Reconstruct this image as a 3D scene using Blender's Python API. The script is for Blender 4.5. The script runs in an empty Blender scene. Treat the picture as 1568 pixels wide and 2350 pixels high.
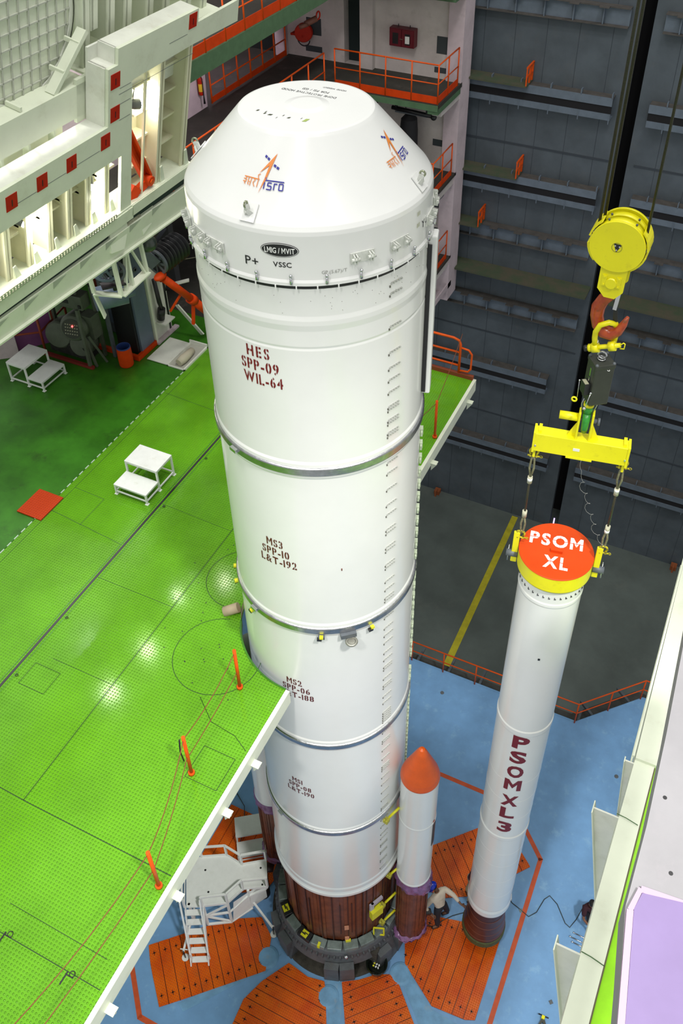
import bpy, bmesh, math, random
from mathutils import Vector, Matrix
random.seed(4)
PI = math.pi
sc = bpy.context.scene
col = sc.collection

# ---------------------------------------------------------------- camera
CAM = Vector((4.695, -8.557, 24.4))
pitch, roll, yaw = 0.6939, 0.0052, -0.4239
def _cam_axes():
    cp, sp = math.cos(pitch), math.sin(pitch)
    f = Vector((0, cp, -sp)); r = Vector((1, 0, 0)); u = r.cross(f)
    c, s = math.cos(roll), math.sin(roll)
    r2 = c*r + s*u; u2 = -s*r + c*u
    B = Matrix.Rotation(-yaw, 3, 'Z')
    return B @ r2, B @ u2, B @ f
r_, u_, f_ = _cam_axes()
cd = bpy.data.cameras.new('camera'); cam = bpy.data.objects.new('camera', cd); col.objects.link(cam)
M3 = Matrix((r_, u_, -f_)).transposed()
cam.matrix_world = Matrix.Translation(CAM) @ M3.to_4x4()
cd.sensor_fit = 'VERTICAL'; cd.sensor_height = 24.0; cd.lens = 2101.6/2350*24.0
cd.shift_x = -(860.67-784)/2350; cd.shift_y = -(1175-929.34)/2350
cd.clip_start = 0.05; cd.clip_end = 200
sc.camera = cam

# ---------------------------------------------------------------- light, exposure
sc.view_settings.view_transform = 'Standard'; sc.view_settings.look = 'None'
sc.view_settings.gamma = 1.0; sc.view_settings.use_curve_mapping = False
sc.view_settings.exposure = -0.10
w = bpy.data.worlds.new('world'); sc.world = w; w.use_nodes = True
bg = w.node_tree.nodes['Background']; bg.inputs[0].default_value = (0.99, 1.0, 0.97, 1); bg.inputs[1].default_value = 0.60
def area(name, loc, size, power, color=(1, 0.98, 0.94), target=None, size_y=None):
    L = bpy.data.lights.new(name, 'AREA'); L.energy = power; L.color = color
    L.shape = 'RECTANGLE' if size_y else 'DISK'; L.size = size
    if size_y: L.size_y = size_y
    o = bpy.data.objects.new(name, L); col.objects.link(o); o.location = loc
    if target is None: target = (loc[0], loc[1], 0)
    o.rotation_euler = (Vector(target)-Vector(loc)).to_track_quat('-Z', 'Y').to_euler()
    return o
def spot(name, loc, target, power, cone, size=0.8, color=(1, 0.98, 0.94)):
    L = bpy.data.lights.new(name, 'SPOT'); L.energy = power; L.color = color; L.spot_size = math.radians(cone); L.spot_blend = 0.6; L.shadow_soft_size = size
    o = bpy.data.objects.new(name, L); col.objects.link(o); o.location = loc
    o.rotation_euler = (Vector(target)-Vector(loc)).to_track_quat('-Z', 'Y').to_euler(); return o
# unseen spots added to brighten the blue deck without reaching the dome
spot('deck_fill_spot', (15.0, -10.0, 40.0), (-1.0, -1.5, 0.5), 36000, 30, 1.2)
spot('deck_fill_spot', (1.0, -19.0, 40.0), (2.6, 4.5, 0.0), 19000, 25, 1.2)
area('hall_lamp', (7.0, -4.0, 46.0), 4.0, 1500, target=(1, 1, 8))
area('hall_lamp', (3.0, -13.0, 44.0), 4.0, 800, target=(0, 0, 6))
area('hall_lamp', (6.0, 6.0, 46.0), 4.0, 1900, target=(2, 4, 0))
area('hall_lamp', (-4.0, -6.0, 46.0), 3.0, 1100, target=(-2, 0, 11))
area('hall_lamp', (-2.5, 6.0, 27.0), 1.5, 200, (1.0, 0.95, 0.9), target=(-6.5, 14.5, 14.9))
# unseen discs behind the stowed platform, added as diffuse fill for the green deck
for (x, y, z, p) in ((-8.1, 5.5, 20.0, 150), (-8.2, 2.0, 20.0, 150), (-7.8, -0.5, 20.0, 150), (-8.15, 7.8, 20.0, 60)):
    area('deck_fill_disc', (x, y, z), 0.6, p, (1.0, 0.99, 0.95), target=(x*0.45+0.0, y-4.5, 11.5))
area('pink_fill_light', (-7.0, 9.5, 17.1), 0.3, 45, (1.0, .86, .95), target=(-9.2, 10.5, 15.6), size_y=1.2)  # added fill, brightens the pink wall under the upper walkway
area('pink_fill_light', (-10.0, 13.2, 17.6), 0.3, 60, (1.0, .80, .95), target=(-10.6, 13.2, 14.0), size_y=1.5)  # added fill, brightens the space behind the pink wall opening
area('deck_lamp', (-3.0, -3.2, 26.5), 0.5, 160, (1, 0.99, 0.95), target=(-2.4, -4.2, 11.5))

# ---------------------------------------------------------------- materials
MATS = {}
def mat(name, color, rough=0.5, metal=0.0, var=0.0, scale=3.0, bump=0.0, bscale=40.0, color2=None, coat=0.0, emit=0.0, alpha=1.0, spec=0.5, stain=None, stain_amt=0.0, stain_scale=2.0, tread=0.0, transmission=0.0):
    if name in MATS: return MATS[name]
    m = bpy.data.materials.new(name); m.use_nodes = True; nt = m.node_tree
    b = nt.nodes['Principled BSDF']; N = nt.nodes.new; L = nt.links.new
    col4 = tuple(color)+(1,)
    b.inputs['Base Color'].default_value = col4
    b.inputs['Roughness'].default_value = rough; b.inputs['Metallic'].default_value = metal
    b.inputs['Specular IOR Level'].default_value = spec
    if coat: b.inputs['Coat Weight'].default_value = coat; b.inputs['Coat Roughness'].default_value = 0.12
    tc = N('ShaderNodeTexCoord'); geo = N('ShaderNodeNewGeometry')
    src = geo.outputs['Position']
    out = None
    if var or color2 or stain:
        nz = N('ShaderNodeTexNoise'); nz.inputs['Scale'].default_value = scale; nz.inputs['Detail'].default_value = 6; nz.inputs['Roughness'].default_value = 0.62
        L(src, nz.inputs['Vector'])
        mx = N('ShaderNodeMix'); mx.data_type = 'RGBA'
        rmp = N('ShaderNodeMapRange'); rmp.inputs[1].default_value = 0.36; rmp.inputs[2].default_value = 0.66
        L(nz.outputs['Fac'], rmp.inputs[0]); L(rmp.outputs[0], mx.inputs[0])
        c2 = color2 or tuple(max(0, c*(1-var)) for c in color)
        mx.inputs[6].default_value = col4; mx.inputs[7].default_value = tuple(c2)+(1,)
        out = mx.outputs[2]
        if stain:
            n2 = N('ShaderNodeTexNoise'); n2.inputs['Scale'].default_value = stain_scale; n2.inputs['Detail'].default_value = 8; n2.inputs['Roughness'].default_value = 0.7
            L(src, n2.inputs['Vector'])
            r2 = N('ShaderNodeMapRange'); r2.inputs[1].default_value = 0.56; r2.inputs[2].default_value = 0.74; r2.inputs[4].default_value = stain_amt
            L(n2.outputs['Fac'], r2.inputs[0])
            m2 = N('ShaderNodeMix'); m2.data_type = 'RGBA'; L(r2.outputs[0], m2.inputs[0]); L(out, m2.inputs[6]); m2.inputs[7].default_value = tuple(stain)+(1,)
            out = m2.outputs[2]
        L(out, b.inputs['Base Color'])
    h = None
    if bump:
        nb = N('ShaderNodeTexNoise'); nb.inputs['Scale'].default_value = bscale; nb.inputs['Detail'].default_value = 3
        L(src, nb.inputs['Vector']); h = nb.outputs['Fac']
        bp = N('ShaderNodeBump'); bp.inputs['Strength'].default_value = bump; bp.inputs['Distance'].default_value = 0.01
        L(h, bp.inputs['Height']); L(bp.outputs[0], b.inputs['Normal']); h = bp
    if tread:
        sx = N('ShaderNodeSeparateXYZ'); L(src, sx.inputs[0])
        def mth(op, a, bb=None, v=None):
            q = N('ShaderNodeMath'); q.operation = op
            L(a, q.inputs[0])
            if bb is not None: L(bb, q.inputs[1])
            if v is not None: q.inputs[1].default_value = v
            return q.outputs[0]
        u = mth('ADD', sx.outputs[0], sx.outputs[1]); v = mth('SUBTRACT', sx.outputs[0], sx.outputs[1])
        k = 2*PI/0.10
        su = mth('SINE', mth('MULTIPLY', u, v=k)); sv = mth('SINE', mth('MULTIPLY', v, v=k))
        pr = mth('MULTIPLY', su, sv)
        mr = N('ShaderNodeMapRange'); mr.interpolation_type = 'SMOOTHSTEP'; mr.inputs[1].default_value = 0.25; mr.inputs[2].default_value = 0.9
        L(pr, mr.inputs[0])
        bp = N('ShaderNodeBump'); bp.inputs['Strength'].default_value = tread; bp.inputs['Distance'].default_value = 0.012
        L(mr.outputs[0], bp.inputs['Height'])
        if h: L(h.outputs[0], bp.inputs['Normal'])
        L(bp.outputs[0], b.inputs['Normal'])
    if emit:
        b.inputs['Emission Color'].default_value = col4; b.inputs['Emission Strength'].default_value = emit
    if alpha < 1: b.inputs['Alpha'].default_value = alpha
    if transmission: b.inputs['Transmission Weight'].default_value = transmission
    MATS[name] = m
    return m
WHITE = mat('white_gloss_paint', (0.80, 0.81, 0.79), 0.26, var=0.03, scale=1.5, coat=0.3)
WHITE2 = mat('white_matt_paint', (0.74, 0.76, 0.68), 0.5, var=0.12, scale=2.5, stain=(0.5, 0.48, 0.38), stain_amt=0.5)
CREAM = mat('cream_steel_paint', (0.72, 0.77, 0.62), 0.45, var=0.06, scale=2, stain=(0.5, 0.5, 0.36), stain_amt=0.35)
STAND = mat('stand_white_paint', (0.78, 0.80, 0.78), 0.42, var=0.06, scale=6, stain=(0.55, 0.56, 0.45), stain_amt=0.4, stain_scale=5)
PINKW = mat('pale_pink_plaster', (0.60, 0.50, 0.54), 0.8, var=0.14, scale=2.0, stain=(0.36, 0.31, 0.32), stain_amt=0.6, stain_scale=3, bump=0.1)
BACKW = mat('dirty_white_plaster', (0.60, 0.55, 0.53), 0.8, var=0.15, scale=2.0, stain=(0.36, 0.33, 0.30), stain_amt=0.6, stain_scale=2.4, bump=0.1)
LILAC = mat('lilac_paint', (0.21, 0.155, 0.32), 0.6, var=0.12, scale=1.2)
MAGENTA = mat('magenta_cover', (0.30, 0.09, 0.28), 0.6, var=0.2, scale=3)
GREEN = mat('green_tread_plate', (0.125, 0.37, 0.012), 0.12, var=0.22, scale=0.9, tread=1.0, stain=(0.075, 0.27, 0.012), stain_amt=0.5, stain_scale=0.7)
GREENF = mat('green_painted_floor', (0.045, 0.20, 0.012), 0.35, var=0.4, scale=1.5, stain=(0.02, 0.03, 0.01), stain_amt=0.7)
LIME = mat('lime_deck', (0.30, 0.72, 0.01), 0.4, var=0.2, scale=2)
GBEAM = mat('green_beam_paint', (0.085, 0.17, 0.085), 0.55, var=0.2, scale=5)
DARKF = mat('dark_walkway_floor', (0.040, 0.038, 0.030), 0.75, var=0.35, scale=1.5, bump=0.2, stain=(0.085, 0.07, 0.06), stain_amt=0.8)
BLUE = mat('blue_deck_paint', (0.165, 0.345, 0.61), 0.48, var=0.15, scale=1.6, bump=0.12, bscale=14, stain=(0.29, 0.50, 0.68), stain_amt=0.6, stain_scale=2.6)
BLUE2 = mat('pale_blue_scuffed_paint', (0.17, 0.37, 0.60), 0.6, var=0.3, scale=2.5, bump=0.3, bscale=12, stain=(0.30, 0.34, 0.36), stain_amt=0.6, stain_scale=3)
GREYF = mat('grey_green_floor', (0.105, 0.128, 0.118), 0.6, var=0.25, scale=0.9, stain=(0.15, 0.16, 0.14), stain_amt=0.4, stain_scale=1.1)
CONC = mat('dark_concrete', (0.06, 0.06, 0.055), 0.9, var=0.4, scale=3, bump=0.3)
SLABC = mat('grey_slab', (0.27, 0.265, 0.28), 0.7, var=0.12, scale=1.5, stain=(0.30, 0.28, 0.30), stain_amt=0.5, stain_scale=2.5)
DOOR = mat('slate_blue_steel', (0.086, 0.106, 0.126), 0.62, var=0.28, scale=1.1, stain=(0.10, 0.10, 0.10), stain_amt=0.4, stain_scale=1.6)
DOORL = mat('slate_blue_flange', (0.13, 0.165, 0.21), 0.6, var=0.2, scale=3)
DUST = mat('dusty_ledge', (0.085, 0.078, 0.072), 0.95, var=0.3, scale=5)
MOSS = mat('mossy_ledge', (0.05, 0.075, 0.04), 0.95, var=0.6, scale=2.5, color2=(0.085, 0.075, 0.05))
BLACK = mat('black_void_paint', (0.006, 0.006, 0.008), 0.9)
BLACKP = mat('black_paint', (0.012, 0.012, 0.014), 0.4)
ORANGE = mat('orange_rail_paint', (0.72, 0.09, 0.006), 0.45, spec=.25, var=0.15, scale=4)
REDO = mat('red_orange_paint', (0.66, 0.055, 0.004), 0.5, spec=.2, var=0.2, scale=3)
RED = mat('signal_red_paint', (0.46, 0.018, 0.004), 0.6, spec=.2, var=0.2, scale=6)
DRED = mat('dark_red_cabinet_paint', (0.13, 0.004, 0.014), 0.45, var=0.2, scale=5)
OPLATE = mat('orange_tread_plate', (0.70, 0.125, 0.004), 0.30, var=0.25, scale=1.6, tread=0.9, spec=.35, color2=(0.56, 0.065, 0.003), stain=(0.28, 0.11, 0.02), stain_amt=0.5, stain_scale=2.2)
OLINE = mat('orange_line_paint', (0.58, 0.085, 0.02), 0.5, var=0.2, scale=5)
YLINE = mat('yellow_line_paint', (0.52, 0.46, 0.02), 0.6, var=0.25, scale=4)
YEL = mat('yellow_gloss_paint', (0.80, 0.74, 0.004), 0.35, var=0.06, scale=3, stain=(0.45, 0.38, 0.01), stain_amt=0.4, stain_scale=7)
YELD = mat('worn_yellow_paint', (0.62, 0.54, 0.01), 0.4, var=0.5, scale=30, color2=(0.06, 0.05, 0.01))
HOOK = mat('chipped_red_hook', (0.42, 0.07, 0.015), 0.3, var=0.3, scale=14, color2=(0.30, 0.035, 0.01), stain=(0.05, 0.07, 0.02), stain_amt=0.8, stain_scale=12)
STEEL = mat('bright_steel', (0.62, 0.63, 0.65), 0.22, metal=1.0)
FOIL = mat('brushed_joint_band', (0.50, 0.51, 0.53), 0.3, metal=1.0, bump=0.3, bscale=25, var=0.25, scale=9)
GSTEEL = mat('grey_painted_steel', (0.10, 0.115, 0.13), 0.5, var=0.2, scale=5)
PANELG = mat('blue_grey_panel', (0.12, 0.16, 0.22), 0.4, var=0.15, scale=3)
GGREEN = mat('grey_green_enamel', (0.10, 0.12, 0.085), 0.5, var=0.25, scale=5)
ROPE = mat('greasy_wire_rope', (0.055, 0.05, 0.03), 0.45, metal=0.4, var=0.4, scale=60)
BOXD = mat('dark_olive_box', (0.030, 0.034, 0.026), 0.45, var=0.2, scale=8)
GHOOK = mat('green_hook_paint', (0.03, 0.28, 0.03), 0.35, var=0.3, scale=15)
BROWN = mat('brown_ribbed_lining', (0.20, 0.056, 0.022), 0.42, var=0.45, scale=4, color2=(0.10, 0.026, 0.010))
BROWND = mat('brown_rib_edges', (0.045, 0.012, 0.006), 0.5)
NOZ = mat('dark_brown_nozzle', (0.075, 0.018, 0.012), 0.35, var=0.3, scale=3)
OLIVE = mat('olive_tape', (0.085, 0.095, 0.025), 0.7, var=0.4, scale=14, bump=0.5, bscale=25)
NCONE = mat('orange_textured_cone', (0.68, 0.095, 0.003), 0.28, var=0.12, scale=6, bump=0.5, bscale=60)
PURPLE = mat('purple_plastic_film', (0.36, 0.17, 0.38), 0.2, var=0.45, scale=6, bump=0.9, bscale=9, alpha=0.78)
PED = mat('grey_pedestal_paint', (0.105, 0.115, 0.125), 0.6, var=0.3, scale=4, bump=0.5, bscale=40, stain=(0.10, 0.065, 0.04), stain_amt=0.5, stain_scale=3)
PEDL = mat('pale_grey_clamp_blocks', (0.20, 0.25, 0.24), 0.35, var=0.4, scale=6)
TXTR = mat('maroon_stencil', (0.17, 0.004, 0.010), 0.5)
TXTK = mat('black_lettering', (0.01, 0.01, 0.012), 0.45)
TXTW = mat('white_lettering', (0.85, 0.86, 0.84), 0.45)
LOGO_O = mat('logo_orange', (0.72, 0.22, 0.03), 0.45)
LOGO_B = mat('logo_blue', (0.012, 0.012, 0.27), 0.45)
CHAIN = mat('rusty_chain', (0.20, 0.055, 0.02), 0.7)
BARRELB = mat('blue_barrel_lining', (0.02, 0.05, 0.20), 0.5)
EMIT = mat('lamp_glow', (1.0, 0.99, 0.93), 0.4, emit=30)
LEDR = mat('red_led', (1.0, 0.05, 0.05), 0.4, emit=8)
CABLE = mat('dark_rubber_cable', (0.02, 0.03, 0.03), 0.5)
PAPER = mat('pale_label', (0.75, 0.76, 0.74), 0.6)
SKIN = mat('brown_skin', (0.17, 0.075, 0.04), 0.55)
HAIR = mat('black_hair', (0.008, 0.007, 0.007), 0.6)
SHIRT = mat('cream_shirt', (0.66, 0.58, 0.47), 0.85, var=0.1, scale=12, bump=0.4, bscale=12)
NAVY = mat('dark_navy_trousers', (0.012, 0.014, 0.022), 0.85)
MAROON = mat('maroon_shirt', (0.030, 0.004, 0.010), 0.85)
KHAKI = mat('khaki_trousers', (0.33, 0.28, 0.18), 0.85)
HELM = mat('blue_helmet', (0.01, 0.04, 0.55), 0.18)
SHOE = mat('black_shoe', (0.01, 0.01, 0.01), 0.4)

# ---------------------------------------------------------------- mesh helpers
class MB:
    def __init__(s): s.v = []; s.f = []; s.sm = []
    def add(s, vs, fs, smooth=False):
        n = len(s.v); s.v += [Vector(p) for p in vs]
        for f in fs: s.f.append(tuple(i+n for i in f)); s.sm.append(smooth)
        return s
    def box(s, lo, hi):
        x0, y0, z0 = lo; x1, y1, z1 = hi
        return s.add([(x0,y0,z0),(x1,y0,z0),(x1,y1,z0),(x0,y1,z0),(x0,y0,z1),(x1,y0,z1),(x1,y1,z1),(x0,y1,z1)],
                     [(0,3,2,1),(4,5,6,7),(0,1,5,4),(1,2,6,5),(2,3,7,6),(3,0,4,7)])
    def cbox(s, c, size, rz=0, R=None):
        h = Vector(size)/2; Rm = R if R is not None else Matrix.Rotation(rz, 3, 'Z')
        vs = []
        for z in (-1, 1):
            for x, y in ((-1,-1),(1,-1),(1,1),(-1,1)):
                vs.append(Vector(c)+Rm @ Vector((x*h.x, y*h.y, z*h.z)))
        return s.add(vs, [(0,3,2,1),(4,5,6,7),(0,1,5,4),(1,2,6,5),(2,3,7,6),(3,0,4,7)])
    def beam(s, a, b, w, h=None, up=(0,0,1)):
        a = Vector(a); b = Vector(b); h = h or w; d = (b-a).normalized(); u = Vector(up)
        if abs(d.dot(u)) > 0.98: u = Vector((0,1,0)) if abs(d.y) < .9 else Vector((1,0,0))
        sd = d.cross(u).normalized(); u = sd.cross(d)
        vs = [p+sd*(i*w/2)+u*(j*h/2) for p in (a, b) for i, j in ((-1,-1),(1,-1),(1,1),(-1,1))]
        return s.add(vs, [(0,3,2,1),(4,5,6,7),(0,1,5,4),(1,2,6,5),(2,3,7,6),(3,0,4,7)])
    def tube(s, pts, r, n=8, caps=True, smooth=True):
        pts = [Vector(p) for p in pts]; base = len(s.v); k = len(pts)
        rs = r if isinstance(r, (list, tuple)) else [r]*k
        d0 = (pts[1]-pts[0]).normalized(); ref = Vector((0,0,1)) if abs(d0.z) < .9 else Vector((1,0,0))
        u = d0.cross(ref).normalized(); vs = []
        for i, p in enumerate(pts):
            if i == 0: d = pts[1]-pts[0]
            elif i == k-1: d = pts[-1]-pts[-2]
            else: d = (pts[i+1]-pts[i]).normalized()+(pts[i]-pts[i-1]).normalized()
            d.normalize(); u = (u-d*u.dot(d)).normalized(); v = d.cross(u)
            for j in range(n):
                a = 2*PI*j/n; vs.append(p+(u*math.cos(a)+v*math.sin(a))*rs[i])
        fs = [(i*n+j, i*n+(j+1)%n, (i+1)*n+(j+1)%n, (i+1)*n+j) for i in range(k-1) for j in range(n)]
        s.add(vs, fs, smooth)
        if caps:
            s.f.append(tuple(base+j for j in reversed(range(n)))); s.sm.append(False)
            s.f.append(tuple(base+(k-1)*n+j for j in range(n))); s.sm.append(False)
        return s
    def lathe(s, prof, c=(0,0), n=96, a0=0.0, a1=2*PI, axis=None, smooth=True):
        # prof: list of (r, z); axis: optional Matrix mapping local (x,y,z) to world
        full = abs(a1-a0-2*PI) < 1e-6; m = n if full else n+1; vs = []
        if smooth:                                   # support loops keep the shading crisp at profile corners
            p2 = [prof[0]]
            for (ra, za), (rb, zb) in zip(prof[:-1], prof[1:]):
                L_ = math.hypot(rb-ra, zb-za)
                if L_ > .03:
                    e_ = min(.006, L_*.2)/L_
                    p2 += [(ra+(rb-ra)*e_, za+(zb-za)*e_), (rb-(rb-ra)*e_, zb-(zb-za)*e_)]
                p2.append((rb, zb))
            prof = p2
        for r, z in prof:
            for j in range(m):
                a = a0+(a1-a0)*j/n; p = Vector((r*math.cos(a), r*math.sin(a), z))
                vs.append(axis @ p if axis is not None else Vector((p.x+c[0], p.y+c[1], p.z)))
        fs = []
        for i in range(len(prof)-1):
            for j in range(n):
                k = (j+1) % m
                fs.append((i*m+j, i*m+k, (i+1)*m+k, (i+1)*m+j))
        return s.add(vs, fs, smooth)
    def disc(s, c, r, z, n=32, up=True):
        vs = [(c[0]+r*math.cos(2*PI*j/n), c[1]+r*math.sin(2*PI*j/n), z) for j in range(n)]
        return s.add(vs, [tuple(range(n)) if up else tuple(reversed(range(n)))])
    def cyl(s, a, b, r, n=20, r2=None):
        return s.tube([a, b], [r, r if r2 is None else r2], n)
    def prism(s, poly, z0, z1, plane='xy'):
        def P(u, v, t):
            return (u, v, t) if plane == 'xy' else ((t, u, v) if plane == 'yz' else (u, t, v))
        n = len(poly); vs = [P(u, v, z0) for u, v in poly]+[P(u, v, z1) for u, v in poly]
        fs = [tuple(reversed(range(n))), tuple(range(n, 2*n))]+[(i, (i+1) % n, n+(i+1) % n, n+i) for i in range(n)]
        return s.add(vs, fs)
    def ball(s, c, r, n=12, sc_=(1,1,1)):
        vs = []; fs = []; c = Vector(c)
        for i in range(n+1):
            t = PI*i/n
            for j in range(2*n):
                a = PI*j/n; vs.append(c+Vector((r*sc_[0]*math.sin(t)*math.cos(a), r*sc_[1]*math.sin(t)*math.sin(a), r*sc_[2]*math.cos(t))))
        for i in range(n):
            for j in range(2*n): fs.append((i*2*n+j, (i+1)*2*n+j, (i+1)*2*n+(j+1)%(2*n), i*2*n+(j+1)%(2*n)))
        return s.add(vs, fs, True)
    def torus(s, c, R, r, axis='z', n=24, m=8, a0=0, a1=2*PI):
        pts = []
        full = abs(a1-a0-2*PI) < 1e-6
        for i in range(n+1):
            a = a0+(a1-a0)*i/n; x, y = R*math.cos(a), R*math.sin(a)
            p = {'z': (x, y, 0), 'y': (x, 0, y), 'x': (0, x, y)}[axis]
            pts.append(Vector(c)+Vector(p))
        return s.tube(pts, r, m, caps=not full)

def islands(mb):
    par = {}
    def find(a):
        while par.setdefault(a, a) != a: par[a] = par[par[a]]; a = par[a]
        return a
    key = [tuple(round(c, 4) for c in p) for p in mb.v]
    for f in mb.f:
        r0 = find(key[f[0]])
        for i in f[1:]: par[find(key[i])] = r0; r0 = find(r0)
    out = {}
    for f, sm in zip(mb.f, mb.sm): out.setdefault(find(key[f[0]]), []).append((f, sm))
    res = []
    for fs in out.values():
        q = MB(); mp = {}
        for f, sm in fs:
            for i in f:
                if i not in mp: mp[i] = len(q.v); q.v.append(mb.v[i])
            q.f.append(tuple(mp[i] for i in f)); q.sm.append(sm)
        res.append(q)
    return res
def each(name, mb, m, parent, **k):
    return [build(name, q, m, parent, **k) for q in islands(mb)]
def world_of(o):
    Mx = Matrix.Translation(o.location) @ o.rotation_euler.to_matrix().to_4x4()
    return world_of(o.parent) @ Mx if o.parent else Mx
def tag(o, label=None, cat=None, group=None, kind=None):
    if label: o['label'] = label
    if cat: o['category'] = cat
    if group: o['group'] = group
    if kind: o['kind'] = kind
    return o
def link_mesh(name, me, m, parent=None, origin=None):
    if m is not None: me.materials.append(m)
    o = bpy.data.objects.new(name, me); col.objects.link(o)
    if parent is not None:
        me.transform(world_of(parent).inverted()); o.parent = parent
    elif origin is not None:
        me.transform(Matrix.Translation(-Vector(origin))); o.location = origin
    return o
def build(name, mb, m, parent=None, bevel=0.0, smooth=None, origin=None):
    me = bpy.data.meshes.new(name); me.from_pydata([tuple(p) for p in mb.v], [], mb.f); me.update()
    for p, sflag in zip(me.polygons, mb.sm): p.use_smooth = sflag if smooth is None else smooth
    bm = bmesh.new(); bm.from_mesh(me); bmesh.ops.remove_doubles(bm, verts=bm.verts, dist=1e-5); bmesh.ops.recalc_face_normals(bm, faces=bm.faces); bm.to_mesh(me); bm.free()
    if origin is None and parent is None:
        xs = [p.x for p in mb.v]; ys = [p.y for p in mb.v]; zs = [p.z for p in mb.v]
        origin = ((min(xs)+max(xs))/2, (min(ys)+max(ys))/2, min(zs))
    o = link_mesh(name, me, m, parent, origin)
    if bevel:
        md = o.modifiers.new('bevel', 'BEVEL'); md.width = bevel; md.segments = 2; md.limit_method = 'ANGLE'
    return o
def thing(name, label, cat, loc=(0,0,0), rz=0, group=None):
    o = bpy.data.objects.new(name, None); col.objects.link(o); o.empty_display_size = 0.2
    o.location = loc; o.rotation_euler = (0, 0, rz)
    return tag(o, label, cat, group)
def struct(name, mb, m, **k):
    return tag(build(name, mb, m, **k), kind='structure')
def dup(o, loc=None, rz=None, label=None, parent=None):
    c = o.copy(); col.objects.link(c)
    if parent is not None: c.parent = parent
    if loc is not None: c.location = loc
    if rz is not None: c.rotation_euler = (0, 0, rz)
    if label: c['label'] = label
    for ch in list(o.children): dup(ch, parent=c)
    return c

# ---------------------------------------------------------------- lettering
_gl = {}
def glyph(ch, bold=0.0):
    key = (ch, bold)
    if key in _gl: return _gl[key]
    if ch == 'M':
        k = .12+2*bold; w_ = .92
        vs = [(0,0,0),(k,0,0),(k,1,0),(0,1,0),(w_-k,0,0),(w_,0,0),(w_,1,0),(w_-k,1,0),
              (k,1,0),(k,1-k*1.6,0),(w_/2,.22,0),(w_/2,.22+k*1.6,0),(w_-k,1,0),(w_-k,1-k*1.6,0)]
        _gl[key] = (vs, [(0,1,2,3),(4,5,6,7),(9,10,11,8),(10,13,12,11)]); return _gl[key]
    cu = bpy.data.curves.new('glyph', 'FONT'); cu.body = ch; cu.size = 1.0/0.73; cu.offset = bold; cu.resolution_u = 3
    o = bpy.data.objects.new('glyph', cu); col.objects.link(o)
    dg = bpy.context.evaluated_depsgraph_get(); me = bpy.data.meshes.new_from_object(o.evaluated_get(dg))
    vs = [tuple(v.co) for v in me.vertices]; fs = [tuple(p.vertices) for p in me.polygons]
    bpy.data.objects.remove(o); bpy.data.curves.remove(cu); bpy.data.meshes.remove(me)
    _gl[key] = (vs, fs); return _gl[key]
def text2d(txt, h=1.0, gap=0.14, bold=0.0, wide=1.0, stencil=0.0, space=0.45):
    """flat mesh of the line, starting at u=0 on the baseline; returns (bmesh, width)"""
    bm = bmesh.new(); x = 0
    for ch in txt:
        if ch == ' ': x += space; continue
        vs, fs = glyph(ch, bold)
        if not vs: x += space; continue
        g = bmesh.new(); nv = [g.verts.new(v) for v in vs]
        for f in fs:
            try: g.faces.new([nv[i] for i in f])
            except ValueError: pass
        x0 = min(v[0] for v in vs); x1 = max(v[0] for v in vs); mid = (x0+x1)/2
        if stencil and ch not in "-1IT'":
            for sx_ in (mid-stencil/2, mid+stencil/2):
                bmesh.ops.bisect_plane(g, geom=g.verts[:]+g.edges[:]+g.faces[:], plane_co=(sx_,0,0), plane_no=(1,0,0))
            bad = [f for f in g.faces if abs(f.calc_center_median().x-mid) < stencil/2]
            bmesh.ops.delete(g, geom=bad, context='FACES')
        for v in g.verts: v.co.x = (v.co.x-x0)*wide+x
        tmp = bpy.data.meshes.new('t'); g.to_mesh(tmp); g.free(); bm.from_mesh(tmp); bpy.data.meshes.remove(tmp)
        x += (x1-x0)*wide+gap
    W = (x-gap)
    bmesh.ops.scale(bm, vec=(h, h, 1), verts=bm.verts)
    return bm, W*h
def decal(name, bm, fn, m, parent, step=0.06, W=None):
    """wrap the flat mesh with fn(u, v) -> world point"""
    if len(bm.verts) == 0: return None
    bmesh.ops.triangulate(bm, faces=bm.faces[:])
    xs = [v.co.x for v in bm.verts]
    if step:
        a = min(xs)+step
        while a < max(xs):
            bmesh.ops.bisect_plane(bm, geom=bm.verts[:]+bm.edges[:]+bm.faces[:], plane_co=(a,0,0), plane_no=(1,0,0)); a += step
    for v in bm.verts: v.co = Vector(fn(v.co.x, v.co.y))
    me = bpy.data.meshes.new(name); bm.to_mesh(me); bm.free()
    return link_mesh(name, me, m, parent)
def polybm(polys):
    bm = bmesh.new()
    for p in polys: bm.faces.new([bm.verts.new((x, y, 0)) for x, y in p])
    return bm
def on_cyl(cx, cy, r, a_deg, z, eps=0.004):
    a0 = math.radians(a_deg)
    return lambda u, v: (cx+(r+eps)*math.cos(a0+u/r), cy+(r+eps)*math.sin(a0+u/r), z+v)

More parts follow.
